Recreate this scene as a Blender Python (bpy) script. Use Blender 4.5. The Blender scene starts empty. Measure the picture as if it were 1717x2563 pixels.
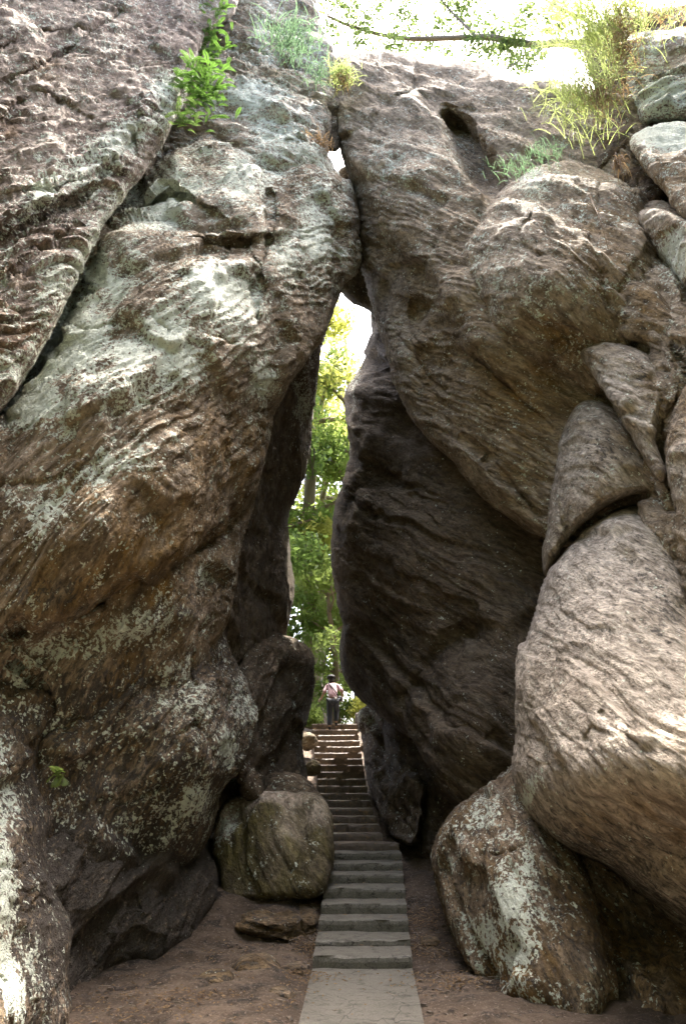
import bpy, math, random
import numpy as np
from mathutils import Vector, Matrix
R = math.radians
random.seed(7)
sc = bpy.context.scene
COL = sc.collection

# ------------------------------------------------------------------ camera, world, sun, exposure
PW, PH, FPX = 1717.0, 2563.0, 1900.0
PITCH, CAMZ = R(20.2), 1.75
cam = bpy.data.objects.new('camera', bpy.data.cameras.new('camera'))
COL.objects.link(cam)
cam.location = (0, 0, CAMZ)
cam.rotation_euler = (R(90) + PITCH, 0, 0)
cam.data.sensor_fit = 'VERTICAL'
cam.data.sensor_height = 36
cam.data.lens = 36 * FPX / PH
cam.data.clip_end = 2000
sc.camera = cam

SUN_EL, SUN_AZ = 66.0, 21.0     # azimuth measured from +Y (ahead) towards +X (right)
world = bpy.data.worlds.new('World'); sc.world = world; world.use_nodes = True
wn = world.node_tree
bg = wn.nodes['Background']
sky = wn.nodes.new('ShaderNodeTexSky'); sky.sky_type = 'NISHITA'; sky.sun_disc = False
sky.sun_elevation = R(SUN_EL); sky.sun_rotation = R(SUN_AZ)
sky.air_density = 0.7; sky.dust_density = 6.0; sky.ozone_density = 0.3
wn.links.new(sky.outputs[0], bg.inputs[0]); bg.inputs[1].default_value = 0.15
sl = bpy.data.lights.new('sun', 'SUN'); sl.energy = 2.0; sl.angle = R(0.6); sl.color = (1, .95, .86)
sun = bpy.data.objects.new('sun', sl); COL.objects.link(sun)
sdir = Vector((math.sin(R(SUN_AZ)) * math.cos(R(SUN_EL)), math.cos(R(SUN_AZ)) * math.cos(R(SUN_EL)), math.sin(R(SUN_EL))))
sun.rotation_euler = sdir.to_track_quat('Z', 'Y').to_euler()
sc.view_settings.view_transform = 'Standard'; sc.view_settings.look = 'None'
sc.view_settings.gamma = 1.0
sc.view_settings.exposure = 3.2
sc.cycles.max_bounces = 8; sc.cycles.diffuse_bounces = 4; sc.cycles.transparent_max_bounces = 8

# ------------------------------------------------------------------ geometry of the picture: a pixel of the photo at distance Y
CP, SP = math.cos(PITCH), math.sin(PITCH)
def at(x, y, Y):
    x = np.asarray(x, float); y = np.asarray(y, float); Y = np.asarray(Y, float)
    dx = x - PW / 2; dy = PH / 2 - y
    wy = FPX * CP - dy * SP; wz = FPX * SP + dy * CP
    k = Y / wy
    return np.stack([dx * k, Y * np.ones_like(dx), CAMZ + wz * k], -1)
def pt(x, y, Y):
    return Vector(at(x, y, Y).tolist())

# ------------------------------------------------------------------ numpy noise
def _h(ix, iy, iz, s):
    n = (ix * 374761393 + iy * 668265263 + iz * 2147483647 + s * 974634777) & 0xFFFFFFFF
    n = ((n ^ (n >> 13)) * 1274126177) & 0xFFFFFFFF
    n = ((n ^ (n >> 16)) * 2246822519) & 0xFFFFFFFF
    return ((n ^ (n >> 15)) & 0xFFFFFF) / float(0xFFFFFF)
def vnoise(p, s=0):
    f = np.floor(p); i = f.astype(np.int64); t = p - f
    t = t * t * t * (t * (t * 6 - 15) + 10)
    x, y, z = i[:, 0], i[:, 1], i[:, 2]; u, v, w = t[:, 0], t[:, 1], t[:, 2]
    def c(a, b, d): return _h(x + a, y + b, z + d, s)
    x00 = c(0,0,0)*(1-u)+c(1,0,0)*u; x10 = c(0,1,0)*(1-u)+c(1,1,0)*u
    x01 = c(0,0,1)*(1-u)+c(1,0,1)*u; x11 = c(0,1,1)*(1-u)+c(1,1,1)*u
    return ((x00*(1-v)+x10*v)*(1-w) + (x01*(1-v)+x11*v)*w) * 2 - 1
def fbm(p, o=3, s=0, g=.5):
    r = 0; a = 1.0; q = p; tot = 0
    for k in range(o):
        r = r + a * vnoise(q, s + k * 17); tot += a; a *= g; q = q * 2.03 + 11.7
    return r / tot

def facets(p, s, k=9.0):
    """broken planar faces: every cell of a jittered grid is its own tilted plane"""
    f = np.floor(p[:, :2]); i = f.astype(np.int64); t = p[:, :2] - f
    W = 0; H = 0; E = np.full(len(p), 9.0); E2 = E.copy()
    for a in (-1, 0, 1):
        for b in (-1, 0, 1):
            x, y = i[:, 0] + a, i[:, 1] + b; z = x * 0
            dx = t[:, 0] - a - _h(x, y, z, s); dy = t[:, 1] - b - _h(x, y, z, s + 1)
            d = dx*dx + dy*dy; w = np.exp(-k * d * 2)
            h = (_h(x, y, z, s + 2) - .5) + 1.3 * (_h(x, y, z, s + 3) - .5) * dx + 1.5 * (_h(x, y, z, s + 4) - .5) * dy
            W = W + w; H = H + w * h
            E2 = np.where(d < E, E, np.minimum(E2, d)); E = np.minimum(E, d)
    edge = np.exp(-((np.sqrt(E2) - np.sqrt(E)) / .05) ** 2)
    return H / (W + 1e-12), edge

# ------------------------------------------------------------------ mesh helpers
def mesh_obj(name, V, F, mat=None, parent=None, smooth=True):
    """V (n,3) array, F list/array of faces (all tris or all quads as array, or a list of tuples)"""
    me = bpy.data.meshes.new(name)
    V = np.asarray(V, np.float32)
    if isinstance(F, np.ndarray):
        n, k = F.shape
        me.vertices.add(len(V)); me.vertices.foreach_set('co', V.ravel())
        me.loops.add(n * k); me.loops.foreach_set('vertex_index', F.astype(np.int32).ravel())
        me.polygons.add(n); me.polygons.foreach_set('loop_start', np.arange(0, n * k, k, dtype=np.int32))
        me.update(calc_edges=True); me.validate()
    else:
        me.from_pydata(V.tolist(), [], F)
    if smooth: me.polygons.foreach_set('use_smooth', [True] * len(me.polygons))
    if mat: me.materials.append(mat)
    o = bpy.data.objects.new(name, me); COL.objects.link(o)
    if parent: o.parent = parent
    return o
def tag(o, label=None, cat=None, group=None, kind=None):
    if label: o['label'] = label
    if cat: o['category'] = cat
    if group: o['group'] = group
    if kind: o['kind'] = kind
    return o
def empty(name, loc):
    o = bpy.data.objects.new(name, None); COL.objects.link(o); o.location = loc; o.empty_display_size = .2
    return o
class MB:
    def __init__(s): s.v = []; s.f = []
    def add(s, V, F):
        b = len(s.v); s.v += [tuple(p) for p in V]; s.f += [tuple(i + b for i in f) for f in F]
    def tube(s, pts, rad, n=7, cap=True):
        pts = [Vector(p) for p in pts]; b = len(s.v)
        if not hasattr(rad, '__len__'): rad = [rad] * len(pts)
        prev = None
        for i, p in enumerate(pts):
            d = (pts[min(i+1, len(pts)-1)] - pts[max(i-1, 0)]).normalized()
            if prev is None:
                a = d.orthogonal().normalized()
            else:
                a = (prev - d * prev.dot(d)); a = a.normalized() if a.length > 1e-6 else d.orthogonal().normalized()
            prev = a; c = d.cross(a)
            for k in range(n):
                t = 2 * math.pi * k / n
                s.v.append(tuple(p + (a * math.cos(t) + c * math.sin(t)) * rad[i]))
        for i in range(len(pts) - 1):
            for k in range(n):
                q = b + i * n; k2 = (k + 1) % n
                s.f.append((q + k, q + k2, q + n + k2, q + n + k))
        if cap:
            s.f.append(tuple(b + k for k in range(n))[::-1]); q = b + (len(pts)-1) * n
            s.f.append(tuple(q + k for k in range(n)))
    def build(s, name, mat, parent=None, smooth=True):
        return mesh_obj(name, np.array(s.v), s.f, mat, parent, smooth)

# ------------------------------------------------------------------ materials
class NT:
    def __init__(s, name):
        s.m = bpy.data.materials.new(name); s.m.use_nodes = True; s.t = s.m.node_tree
        s.b = s.t.nodes['Principled BSDF']; s.out = s.t.nodes['Material Output']
    def n(s, typ, **kw):
        nd = s.t.nodes.new(typ)
        for k, v in kw.items(): setattr(nd, k, v)
        return nd
    def L(s, a, b): s.t.links.new(a, b)
    def val(s, sock, v):
        if hasattr(v, 'links') or isinstance(v, bpy.types.NodeSocket): s.L(v, sock)
        else: sock.default_value = v
    def math(s, op, a, b=0.0, clamp=False):
        nd = s.n('ShaderNodeMath', operation=op, use_clamp=clamp); s.val(nd.inputs[0], a); s.val(nd.inputs[1], b); return nd.outputs[0]
    def vmul(s, v, k):
        nd = s.n('ShaderNodeVectorMath', operation='MULTIPLY'); s.L(v, nd.inputs[0]); nd.inputs[1].default_value = k; return nd.outputs[0]
    def vadd(s, v, k):
        nd = s.n('ShaderNodeVectorMath', operation='ADD'); s.L(v, nd.inputs[0])
        if isinstance(k, tuple): nd.inputs[1].default_value = k
        else: s.L(k, nd.inputs[1])
        return nd.outputs[0]
    def noise(s, v, scale, detail=4, rough=.55, dist=0.0):
        nd = s.n('ShaderNodeTexNoise'); s.L(v, nd.inputs['Vector']); nd.inputs['Scale'].default_value = scale
        nd.inputs['Detail'].default_value = detail; nd.inputs['Roughness'].default_value = rough; nd.inputs['Distortion'].default_value = dist
        return nd.outputs['Fac']
    def voro(s, v, scale, feature='F1'):
        nd = s.n('ShaderNodeTexVoronoi', feature=feature); s.L(v, nd.inputs['Vector']); nd.inputs['Scale'].default_value = scale
        return nd.outputs['Distance']
    def rng(s, v, a, b, c=0.0, d=1.0, smooth=True):
        nd = s.n('ShaderNodeMapRange'); nd.interpolation_type = 'SMOOTHSTEP' if smooth else 'LINEAR'
        s.L(v, nd.inputs[0]); nd.inputs[1].default_value = a; nd.inputs[2].default_value = b
        nd.inputs[3].default_value = c; nd.inputs[4].default_value = d; return nd.outputs[0]
    def mix(s, f, a, b, mode='MIX'):
        nd = s.n('ShaderNodeMix', data_type='RGBA', blend_type=mode)
        s.val(nd.inputs[0], f)
        for sock, v in ((nd.inputs[6], a), (nd.inputs[7], b)):
            if isinstance(v, bpy.types.NodeSocket): s.L(v, sock)
            else: sock.default_value = (*v, 1)
        return nd.outputs[2]
    def bump(s, h, dist, strength=1.0, nrm=None):
        nd = s.n('ShaderNodeBump'); nd.inputs['Strength'].default_value = strength; nd.inputs['Distance'].default_value = dist
        s.L(h, nd.inputs['Height'])
        if nrm: s.L(nrm, nd.inputs['Normal'])
        return nd.outputs[0]

def rock_mat(name, colA, colB, ochre, lichen=(.74, .80, .68), pale=(.56, .49, .41), speck=(.06, .055, .05), bstr=1.0, rough=.85):
    N = NT(name)
    fl = N.n('ShaderNodeAttribute', attribute_name='flow').outputs['Vector']
    zn = N.n('ShaderNodeAttribute', attribute_name='zone'); sep = N.n('ShaderNodeSeparateColor'); N.L(zn.outputs['Color'], sep.inputs[0])
    wp = N.n('ShaderNodeTexNoise'); N.L(fl, wp.inputs['Vector']); wp.inputs['Scale'].default_value = 2.2; wp.inputs['Detail'].default_value = 2
    fl0 = fl; fl = N.vadd(fl, N.vmul(N.vadd(wp.outputs['Color'], (-.5, -.5, -.5)), (.17, .17, .17)))
    zl, zo, zp = sep.outputs[0], sep.outputs[1], sep.outputs[2]
    za = zn.outputs['Alpha']
    big = N.noise(N.vmul(fl, (.6, 1.6, .6)), 1.0, 5, .6)
    streak = N.noise(N.vmul(fl, (2.6, 9.5, 4.5)), 1.0, 5, .65, .3)
    fine = N.noise(N.vmul(fl, (10, 20, 13)), 1.0, 4, .7)
    grain = N.noise(fl, 55, 3, .7)
    c = N.mix(N.rng(big, .38, .62), colA, colB)
    c = N.mix(N.math('MULTIPLY', zo, N.rng(N.noise(N.vmul(fl, (1.2, 4, 1.5)), 1.3, 4, .6), .3, .62), clamp=True), c, ochre)
    # pale weathering; some zones also paint sunlight on rims and tops
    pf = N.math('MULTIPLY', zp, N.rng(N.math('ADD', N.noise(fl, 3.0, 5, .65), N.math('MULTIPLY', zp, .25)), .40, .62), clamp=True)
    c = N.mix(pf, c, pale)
    # streaks of light and dark mineral
    c = N.mix(1.0, c, N.mix(N.rng(streak, .3, .7), (.52, .48, .43), (1.32, 1.28, 1.22)), 'MULTIPLY')
    c = N.mix(1.0, c, N.mix(N.rng(fine, .3, .7), (.6, .6, .6), (1.25, 1.25, 1.25)), 'MULTIPLY')
    # dark crust; heavy zones also paint shade under the boulders
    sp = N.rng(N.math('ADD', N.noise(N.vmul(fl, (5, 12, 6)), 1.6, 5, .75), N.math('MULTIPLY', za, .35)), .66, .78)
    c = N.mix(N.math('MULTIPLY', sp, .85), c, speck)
    # lichen in crisp patches and specks, also used for painted sunlit bits
    l1 = N.noise(fl0, 8, 6, .7)
    l2 = N.noise(fl0, 30, 3, .6)
    l3 = N.noise(N.vmul(fl0, (1, 1.4, 1.1)), 2.4, 4, .6)
    ls = N.math('ADD', N.math('ADD', N.math('ADD', N.math('MULTIPLY', l1, .38), N.math('MULTIPLY', l2, .32)), N.math('MULTIPLY', l3, .3)), N.math('MULTIPLY', zl, .235))
    lm = N.math('MULTIPLY', N.rng(ls, .585, .63), N.rng(N.noise(fl0, 17, 3, .65), .42, .50))
    sm = N.rng(N.math('ADD', N.math('ADD', N.math('MULTIPLY', N.noise(fl0, 19, 2, .5), .75), N.math('MULTIPLY', N.noise(fl0, 2.0, 3, .6), .3)), N.math('MULTIPLY', zl, .30)), .70, .735)
    lm = N.math('MAXIMUM', lm, sm)
    c = N.mix(N.math('MULTIPLY', lm, .9), c, N.mix(N.noise(fl, 6, 3), lichen, tuple(min(1, a * 1.18 + .02) for a in lichen)))
    N.L(c, N.b.inputs['Base Color'])
    N.b.inputs['Roughness'].default_value = rough; N.b.inputs['Specular IOR Level'].default_value = .35
    # relief
    b1 = N.bump(streak, .10, bstr)
    rid = N.math('ABSOLUTE', N.math('SUBTRACT', N.noise(N.vmul(fl, (3.2, 11, 5)), 1.0, 4, .55, .6), .5))
    b2 = N.bump(rid, .11, bstr, b1)
    b3 = N.bump(fine, .05, bstr, b2)
    b4 = N.bump(N.math('ADD', grain, N.math('MULTIPLY', lm, .5)), .008, bstr, b3)
    N.L(b4, N.b.inputs['Normal'])
    return N.m
M = {}
M['rock_left'] = rock_mat('weathered_brown_rock', (.155, .115, .07), (.37, .305, .235), (.26, .165, .055))
M['rock_upper'] = rock_mat('purple_grey_rock', (.26, .21, .185), (.45, .39, .345), (.30, .19, .09))
M['rock_right'] = rock_mat('pinkish_grey_rock', (.27, .215, .15), (.43, .365, .285), (.26, .165, .055))
M['rock_dark'] = rock_mat('shade_toned_cave_rock', (.105, .086, .060), (.18, .15, .11), (.17, .105, .055))  # base kept darker than the outer rock to hold the cleft's shade
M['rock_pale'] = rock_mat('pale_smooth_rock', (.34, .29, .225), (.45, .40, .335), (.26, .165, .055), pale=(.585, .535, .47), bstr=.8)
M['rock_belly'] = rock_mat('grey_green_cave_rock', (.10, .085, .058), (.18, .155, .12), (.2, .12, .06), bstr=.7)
M['rock_mossy'] = rock_mat('mossy_block_rock', (.12, .10, .06), (.20, .17, .12), (.16, .14, .04))

# ------------------------------------------------------------------ boulders
def crom(P, n=10, closed=True):
    P = np.array(P, float); m = len(P); out = []
    rngk = range(m) if closed else range(m - 1)
    for i in rngk:
        if closed: a, b, c, d = P[(i-1) % m], P[i], P[(i+1) % m], P[(i+2) % m]
        else: a, b, c, d = P[max(i-1, 0)], P[i], P[i+1], P[min(i+2, m-1)]
        for k in range(n):
            t = k / n
            out.append(.5 * ((2*b) + (-a+c)*t + (2*a-5*b+4*c-d)*t*t + (-a+3*b-3*c+d)*t**3))
    if not closed: out.append(P[-1])
    return np.array(out)
def seg_dist(X, Y, P, closed=True):
    """distance to a polyline, nearest point, signed side"""
    best = np.full(X.shape, 1e18); bx = np.zeros_like(X); by = np.zeros_like(X); side = np.zeros_like(X)
    m = len(P)
    for i in range(m if closed else m - 1):
        a = P[i]; b = P[(i+1) % m]; d = b - a; l2 = d @ d + 1e-12
        t = np.clip(((X-a[0])*d[0] + (Y-a[1])*d[1]) / l2, 0, 1)
        qx = a[0] + t*d[0]; qy = a[1] + t*d[1]; dd = (X-qx)**2 + (Y-qy)**2
        k = dd < best
        best = np.where(k, dd, best); bx = np.where(k, qx, bx); by = np.where(k, qy, by)
        side = np.where(k, np.sign(d[0]*(Y-a[1]) - d[1]*(X-a[0])), side)
    return np.sqrt(best), bx, by, side
def inside(X, Y, P):
    r = np.zeros(X.shape, bool); m = len(P)
    for i in range(m):
        a, b = P[i], P[(i+1) % m]
        c = ((a[1] > Y) != (b[1] > Y))
        xx = (b[0]-a[0]) * (Y-a[1]) / (b[1]-a[1] + 1e-12) + a[0]
        r ^= c & (X < xx)
    return r
def tps(C):
    C = np.array(C, float); X = C[:, :2] / 1000.0; z = C[:, 2]; n = len(C)
    def U(r2): return np.where(r2 > 0, r2 * np.log(r2 + 1e-12), 0)
    D = ((X[:, None] - X[None]) ** 2).sum(-1)
    A = np.zeros((n+3, n+3)); A[:n, :n] = U(D) + np.eye(n) * .01; A[:n, n] = 1; A[:n, n+1:] = X; A[n, :n] = 1; A[n+1:, :n] = X.T
    w = np.linalg.solve(A, np.r_[z, 0, 0, 0])
    def f(x, y):
        r = w[n] + w[n+1] * x / 1000 + w[n+2] * y / 1000
        for i in range(n): r = r + w[i] * U((x/1000 - X[i, 0])**2 + (y/1000 - X[i, 1])**2)
        return r
    return f
def blob(X, Y, L, base=0.0):
    r = np.full(X.shape, float(base))
    for (x, y, rx, ry, s, *a) in L:
        a = R(a[0]) if a else 0
        u = (X-x)*math.cos(a) - (Y-y)*math.sin(a); v = (X-x)*math.sin(a) + (Y-y)*math.cos(a)
        r = np.maximum(r, base + (s - base) * np.exp(-((u/rx)**2 + (v/ry)**2)))
    return r
SEED = [0]
def rock(name, label, cat, outline, depth, mat, rpx=60, rm=None, bulge=.3, thick=3.0, ang=30, curve=0.0, ref=None,
         big=.18, mid=.07, strat=.05, freq=5.0, cracks=(), ledges=(), lumps=(), lichen=(), lb=0.1, ochre=(), ob=0.25, pale=(), pb=0.0,
         dark=(), db=0.0, fac=.22, fs=(.75, 1.5), joint=.02, step=4.0, group=None, nx=.55, parent=None):
    SEED[0] += 1; sd = SEED[0] * 31; strat *= .72; mid *= .8
    P = crom(outline, 8)
    x0, y0 = P.min(0) - step * 1.5; x1, y1 = P.max(0) + step * 1.5
    xs = np.arange(x0, x1 + step, step); ys = np.arange(y0, y1 + step, step)
    X, Y = np.meshgrid(xs, ys); nyy, nxx = X.shape
    ins = inside(X, Y, P)
    cell = ins[:-1, :-1] | ins[1:, :-1] | ins[:-1, 1:] | ins[1:, 1:]
    used = np.zeros_like(ins); used[:-1, :-1] |= cell; used[1:, :-1] |= cell; used[:-1, 1:] |= cell; used[1:, 1:] |= cell
    ux, uy = X[used], Y[used]; ui = ins[used]
    t, bx, by, _ = seg_dist(ux, uy, P)
    ux = np.where(ui, ux, bx); uy = np.where(ui, uy, by); t = np.where(ui, t, 0)
    n = len(ux); idx = -np.ones(X.shape, int); idx[used] = np.arange(n)
    # a smooth pillow over the outline: Poisson solve on a coarse grid
    k = 7; m = np.pad(ins[::k, ::k].astype(float), 1); ph = np.zeros_like(m)
    for it in range(400):
        ph[1:-1, 1:-1] = m[1:-1, 1:-1] * (.25 * (ph[:-2, 1:-1] + ph[2:, 1:-1] + ph[1:-1, :-2] + ph[1:-1, 2:]) + 1)
    ph /= max(ph.max(), 1e-9); ph = ph[1:-1, 1:-1]
    gx = np.clip((ux - x0) / (step * k), 0, ph.shape[1] - 1.001); gy = np.clip((uy - y0) / (step * k), 0, ph.shape[0] - 1.001)
    ix, iy = gx.astype(int), gy.astype(int); fx, fy = gx - ix, gy - iy
    ix2, iy2 = np.minimum(ix+1, ph.shape[1]-1), np.minimum(iy+1, ph.shape[0]-1)
    phi = (ph[iy, ix]*(1-fx) + ph[iy, ix2]*fx)*(1-fy) + (ph[iy2, ix]*(1-fx) + ph[iy2, ix2]*fx)*fy
    pil = np.sqrt(np.clip(phi, 0, 1))
    base = tps(depth)(ux, uy)
    ppm = FPX / (np.mean([d[2] for d in depth]) * 1.0)
    rmm = rm if rm is not None else 1.5 * rpx / ppm
    e = np.clip(1 - t / rpx, 0, 1); rnd = rmm * (1 - np.sqrt(np.clip(1 - e*e, 0, 1)))
    front = base + rnd - bulge * (pil - .6)
    for (pl, w, dp) in cracks:
        q = crom(pl, 6, False); d, _, _, _ = seg_dist(ux, uy, q, False)
        wob = 1 + .5 * vnoise(np.stack([ux/30, uy/30, ux*0], -1), sd)
        front += dp * np.exp(-(d / (w * wob)) ** 2)
    for (pl, w, dp, fall) in ledges:      # one side of the line stands out by dp (the left hand side, walking along it), fading over `fall` px
        q = crom(pl, 6, False); d, _, _, s = seg_dist(ux, uy, q, False)
        wob = 8 * vnoise(np.stack([ux/40, uy/40, ux*0], -1), sd + 5)
        sdist = s * d + wob
        front += -dp * (1 / (1 + np.exp(np.clip(sdist / w, -30, 30)))) * np.exp(-(d / fall) ** 2)
    for (lx, ly, rx, ry, dp, *a) in lumps:
        a = R(a[0]) if a else 0
        u = (ux-lx)*math.cos(a) - (uy-ly)*math.sin(a); v = (ux-lx)*math.sin(a) + (uy-ly)*math.cos(a)
        front -= dp * np.exp(-((u/rx)**2 + (v/ry)**2) ** (1.5 if dp > 0 else 3.5))
    PF = at(ux, uy, front)
    bk = base + rmm + thick * np.clip(np.minimum(pil * 1.4, 1), 0, 1)
    PB = at(ux, uy, np.maximum(bk, front + .02))
    # faces
    cy, cx = np.nonzero(cell)
    F = np.stack([idx[cy, cx], idx[cy+1, cx], idx[cy+1, cx+1], idx[cy, cx+1]], -1)
    # normals of the front sheet
    A = PF[F[:, 2]] - PF[F[:, 0]]; B = PF[F[:, 3]] - PF[F[:, 1]]; fn = np.cross(A, B)
    Nn = np.zeros_like(PF)
    for j in range(4): np.add.at(Nn, F[:, j], fn)
    Nn /= np.linalg.norm(Nn, axis=1, keepdims=True) + 1e-12
    # flow coordinates: along and across the foliation
    a = R(ang)
    def flow(Q):
        zz = Q[:, 2] * .92 - Q[:, 1] * .38
        L = Q[:, 0]*math.cos(a) + zz*math.sin(a); C = -Q[:, 0]*math.sin(a) + zz*math.cos(a)
        if curve:
            r = at(np.array([ref[0]]), np.array([ref[1]]), np.array([ref[2]]))[0]; rz = r[2]*.92 - r[1]*.38
            L0 = r[0]*math.cos(a) + rz*math.sin(a); C = C + curve * (L - L0) ** 2
        Nc = Q[:, 1]*.92 + Q[:, 2]*.38
        return np.stack([L, C, Nc], -1)
    FL = flow(PF) + sd * 1.7
    warp = fbm(FL * [.45, .7, .45], 3, sd)
    h = big * fbm(FL * [.5, .8, .6], 2, sd+3) + mid * fbm(FL * [1.2, 2.6, 1.6], 3, sd+9)
    ss = FL[:, 1] * freq + 1.7 * warp + .9 * fbm(FL * [1.3, 2.0, 1.3], 2, sd+21)
    fr = ss - np.floor(ss); cellid = np.floor(ss)
    msk = np.clip(.55 + 1.3 * vnoise(np.stack([FL[:, 0]*.9, cellid*1.37, FL[:, 2]*.6], -1), sd+33), 0, 1.4)
    saw = (1 - fr) * np.clip(fr / .12, 0, 1)
    s2 = FL[:, 1] * freq * 2.7 + 2.2 * warp + 1.3 * fbm(FL * [2.4, 4.0, 2.4], 2, sd+41); f2 = s2 - np.floor(s2)
    m2 = np.clip(.4 + 1.5 * vnoise(np.stack([FL[:, 0]*1.8, np.floor(s2)*1.91, FL[:, 2]], -1), sd+47), 0, 1.3)
    h += strat * (saw - .4) * msk + strat * .5 * ((1 - f2) * np.clip(f2 / .2, 0, 1) - .4) * m2
    h += strat * .5 * fbm(FL * [3.5, 9, 5], 3, sd+55, .6)
    WP = np.stack([FL[:, 0]*fs[0] + .5*warp + .25*FL[:, 2], FL[:, 1]*fs[1] + .6*warp + .12*vnoise(FL*3.1, sd+61), FL[:, 2]], -1)
    fh, fe = facets(WP, sd+70, 14.0); jm = np.clip(vnoise(FL*.9, sd+90)*1.6 + .1, 0, 1)
    fh2, fe2 = facets(WP * 2.7 + 5.3, sd+80, 14.0)
    h += fac * fh + fac * .30 * fh2 - joint * fe * jm - joint * .5 * fe2 * np.clip(vnoise(FL*1.7, sd+93)*2, 0, 1)
    h *= (.35 + .65 * np.clip(t / 25, 0, 1))
    PF2 = PF + Nn * h[:, None]
    FL = flow(PF2) + sd * 1.7
    # back sheet shares the outline
    bi = np.where(ui, 0, 1).astype(bool); bidx = np.arange(n).copy(); nb = int(ui.sum()); bidx[ui] = n + np.arange(nb)
    V = np.concatenate([PF2, PB[ui]]); FB = bidx[F][:, ::-1]
    o = mesh_obj(name, V, np.concatenate([F, FB]), mat, parent)
    FLb = flow(PB[ui]) + sd * 1.7
    fa = o.data.attributes.new('flow', 'FLOAT_VECTOR', 'POINT'); fa.data.foreach_set('vector', np.concatenate([FL, FLb]).astype(np.float32).ravel())
    nz = 1 + .35 * vnoise(np.stack([ux/60, uy/60, ux*0+sd], -1), sd)
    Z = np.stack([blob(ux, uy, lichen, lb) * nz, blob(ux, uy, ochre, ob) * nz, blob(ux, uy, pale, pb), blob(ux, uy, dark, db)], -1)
    Z = np.concatenate([Z, Z[ui]])
    za = o.data.attributes.new('zone', 'FLOAT_COLOR', 'POINT'); za.data.foreach_set('color', np.clip(Z, 0, 1.5).astype(np.float32).ravel())
    if parent is None: tag(o, label, cat, group)
    return o

#---- LEFT SIDE
rock('rock_slab', 'huge purple-grey layered slab filling the upper left, overhanging the lichen-covered boulder', 'rock slab',
     [(-160,-160),(600,-170),(590,20),(520,90),(478,190),(462,260),(420,330),(385,400),(330,470),(250,590),(205,680),(165,770),(120,860),(40,990),(-60,1090),(-170,1120)],
     [(0,0,9.5),(500,0,12.5),(0,500,8.0),(400,380,10.2),(0,1000,7.2),(160,780,7.8),(250,300,9.6),(-150,500,7.4)],
     M['rock_upper'], rpx=45, rm=.35, bulge=.5, ang=42, fac=.10, big=.2, mid=.05, strat=.13, freq=4.5, thick=4,
     cracks=[([(0,490),(90,470),(180,455),(260,430),(330,350),(345,290)],7,.12),([(0,210),(130,150),(270,60),(300,30)],6,.15),([(0,120),(120,80),(240,85)],6,.12),
             ([(0,600),(110,540),(230,470),(280,400)],6,.15),([(0,700),(140,600),(200,560)],6,.1),([(0,300),(80,240),(160,260),(230,300)],6,.1)],
     ledges=[([(0,560),(120,500),(270,440),(350,300),(440,225),(470,180)],6,.22,60),([(470,200),(350,270),(340,300)],5,.2,70)],
     lichen=[(330,330,110,40,.75,30),(200,430,180,50,.6,30),(260,620,50,160,.8,-35),(150,700,60,60,.6),(60,920,90,50,.6,40),(400,230,80,25,.6,30)], lb=.22,
     ochre=[(60,800,150,150,.7),(120,180,40,30,.9),(30,330,30,40,.9)], ob=.12, dark=[(150,520,150,60,.6),(380,120,120,120,.35)], db=.15)

rock('rock_column', 'upper middle leaning rock under the grass tufts, left of the top gap', 'rock column',
     [(420,-170),(770,-160),(795,40),(832,120),(852,200),(848,260),(828,310),(819,362),(824,398),(850,440),(885,480),(880,700),(600,760),(420,520),(430,200)],
     [(560,0,15.5),(780,0,16.5),(560,300,13.2),(830,250,14.6),(700,400,12.6),(840,400,13.6),(600,600,12.6),(860,600,13.5)],
     M['rock_right'], rpx=45, rm=.6, bulge=.2, ang=-12, big=.2, mid=.12, strat=.13, freq=3.2, thick=4,
     cracks=[([(560,180),(640,215),(700,230)],6,.1),([(600,110),(700,150),(780,180)],6,.12)],
     ledges=[([(700,250),(650,235),(560,205)],5,.14,60),([(700,380),(640,370),(590,335),(540,310)],5,.15,60)],
     lichen=[(650,250,60,50,.7),(680,340,80,60,.75),(700,420,80,60,.7),(640,120,60,60,.5)], lb=.33, ob=.1, pb=.45)

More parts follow.
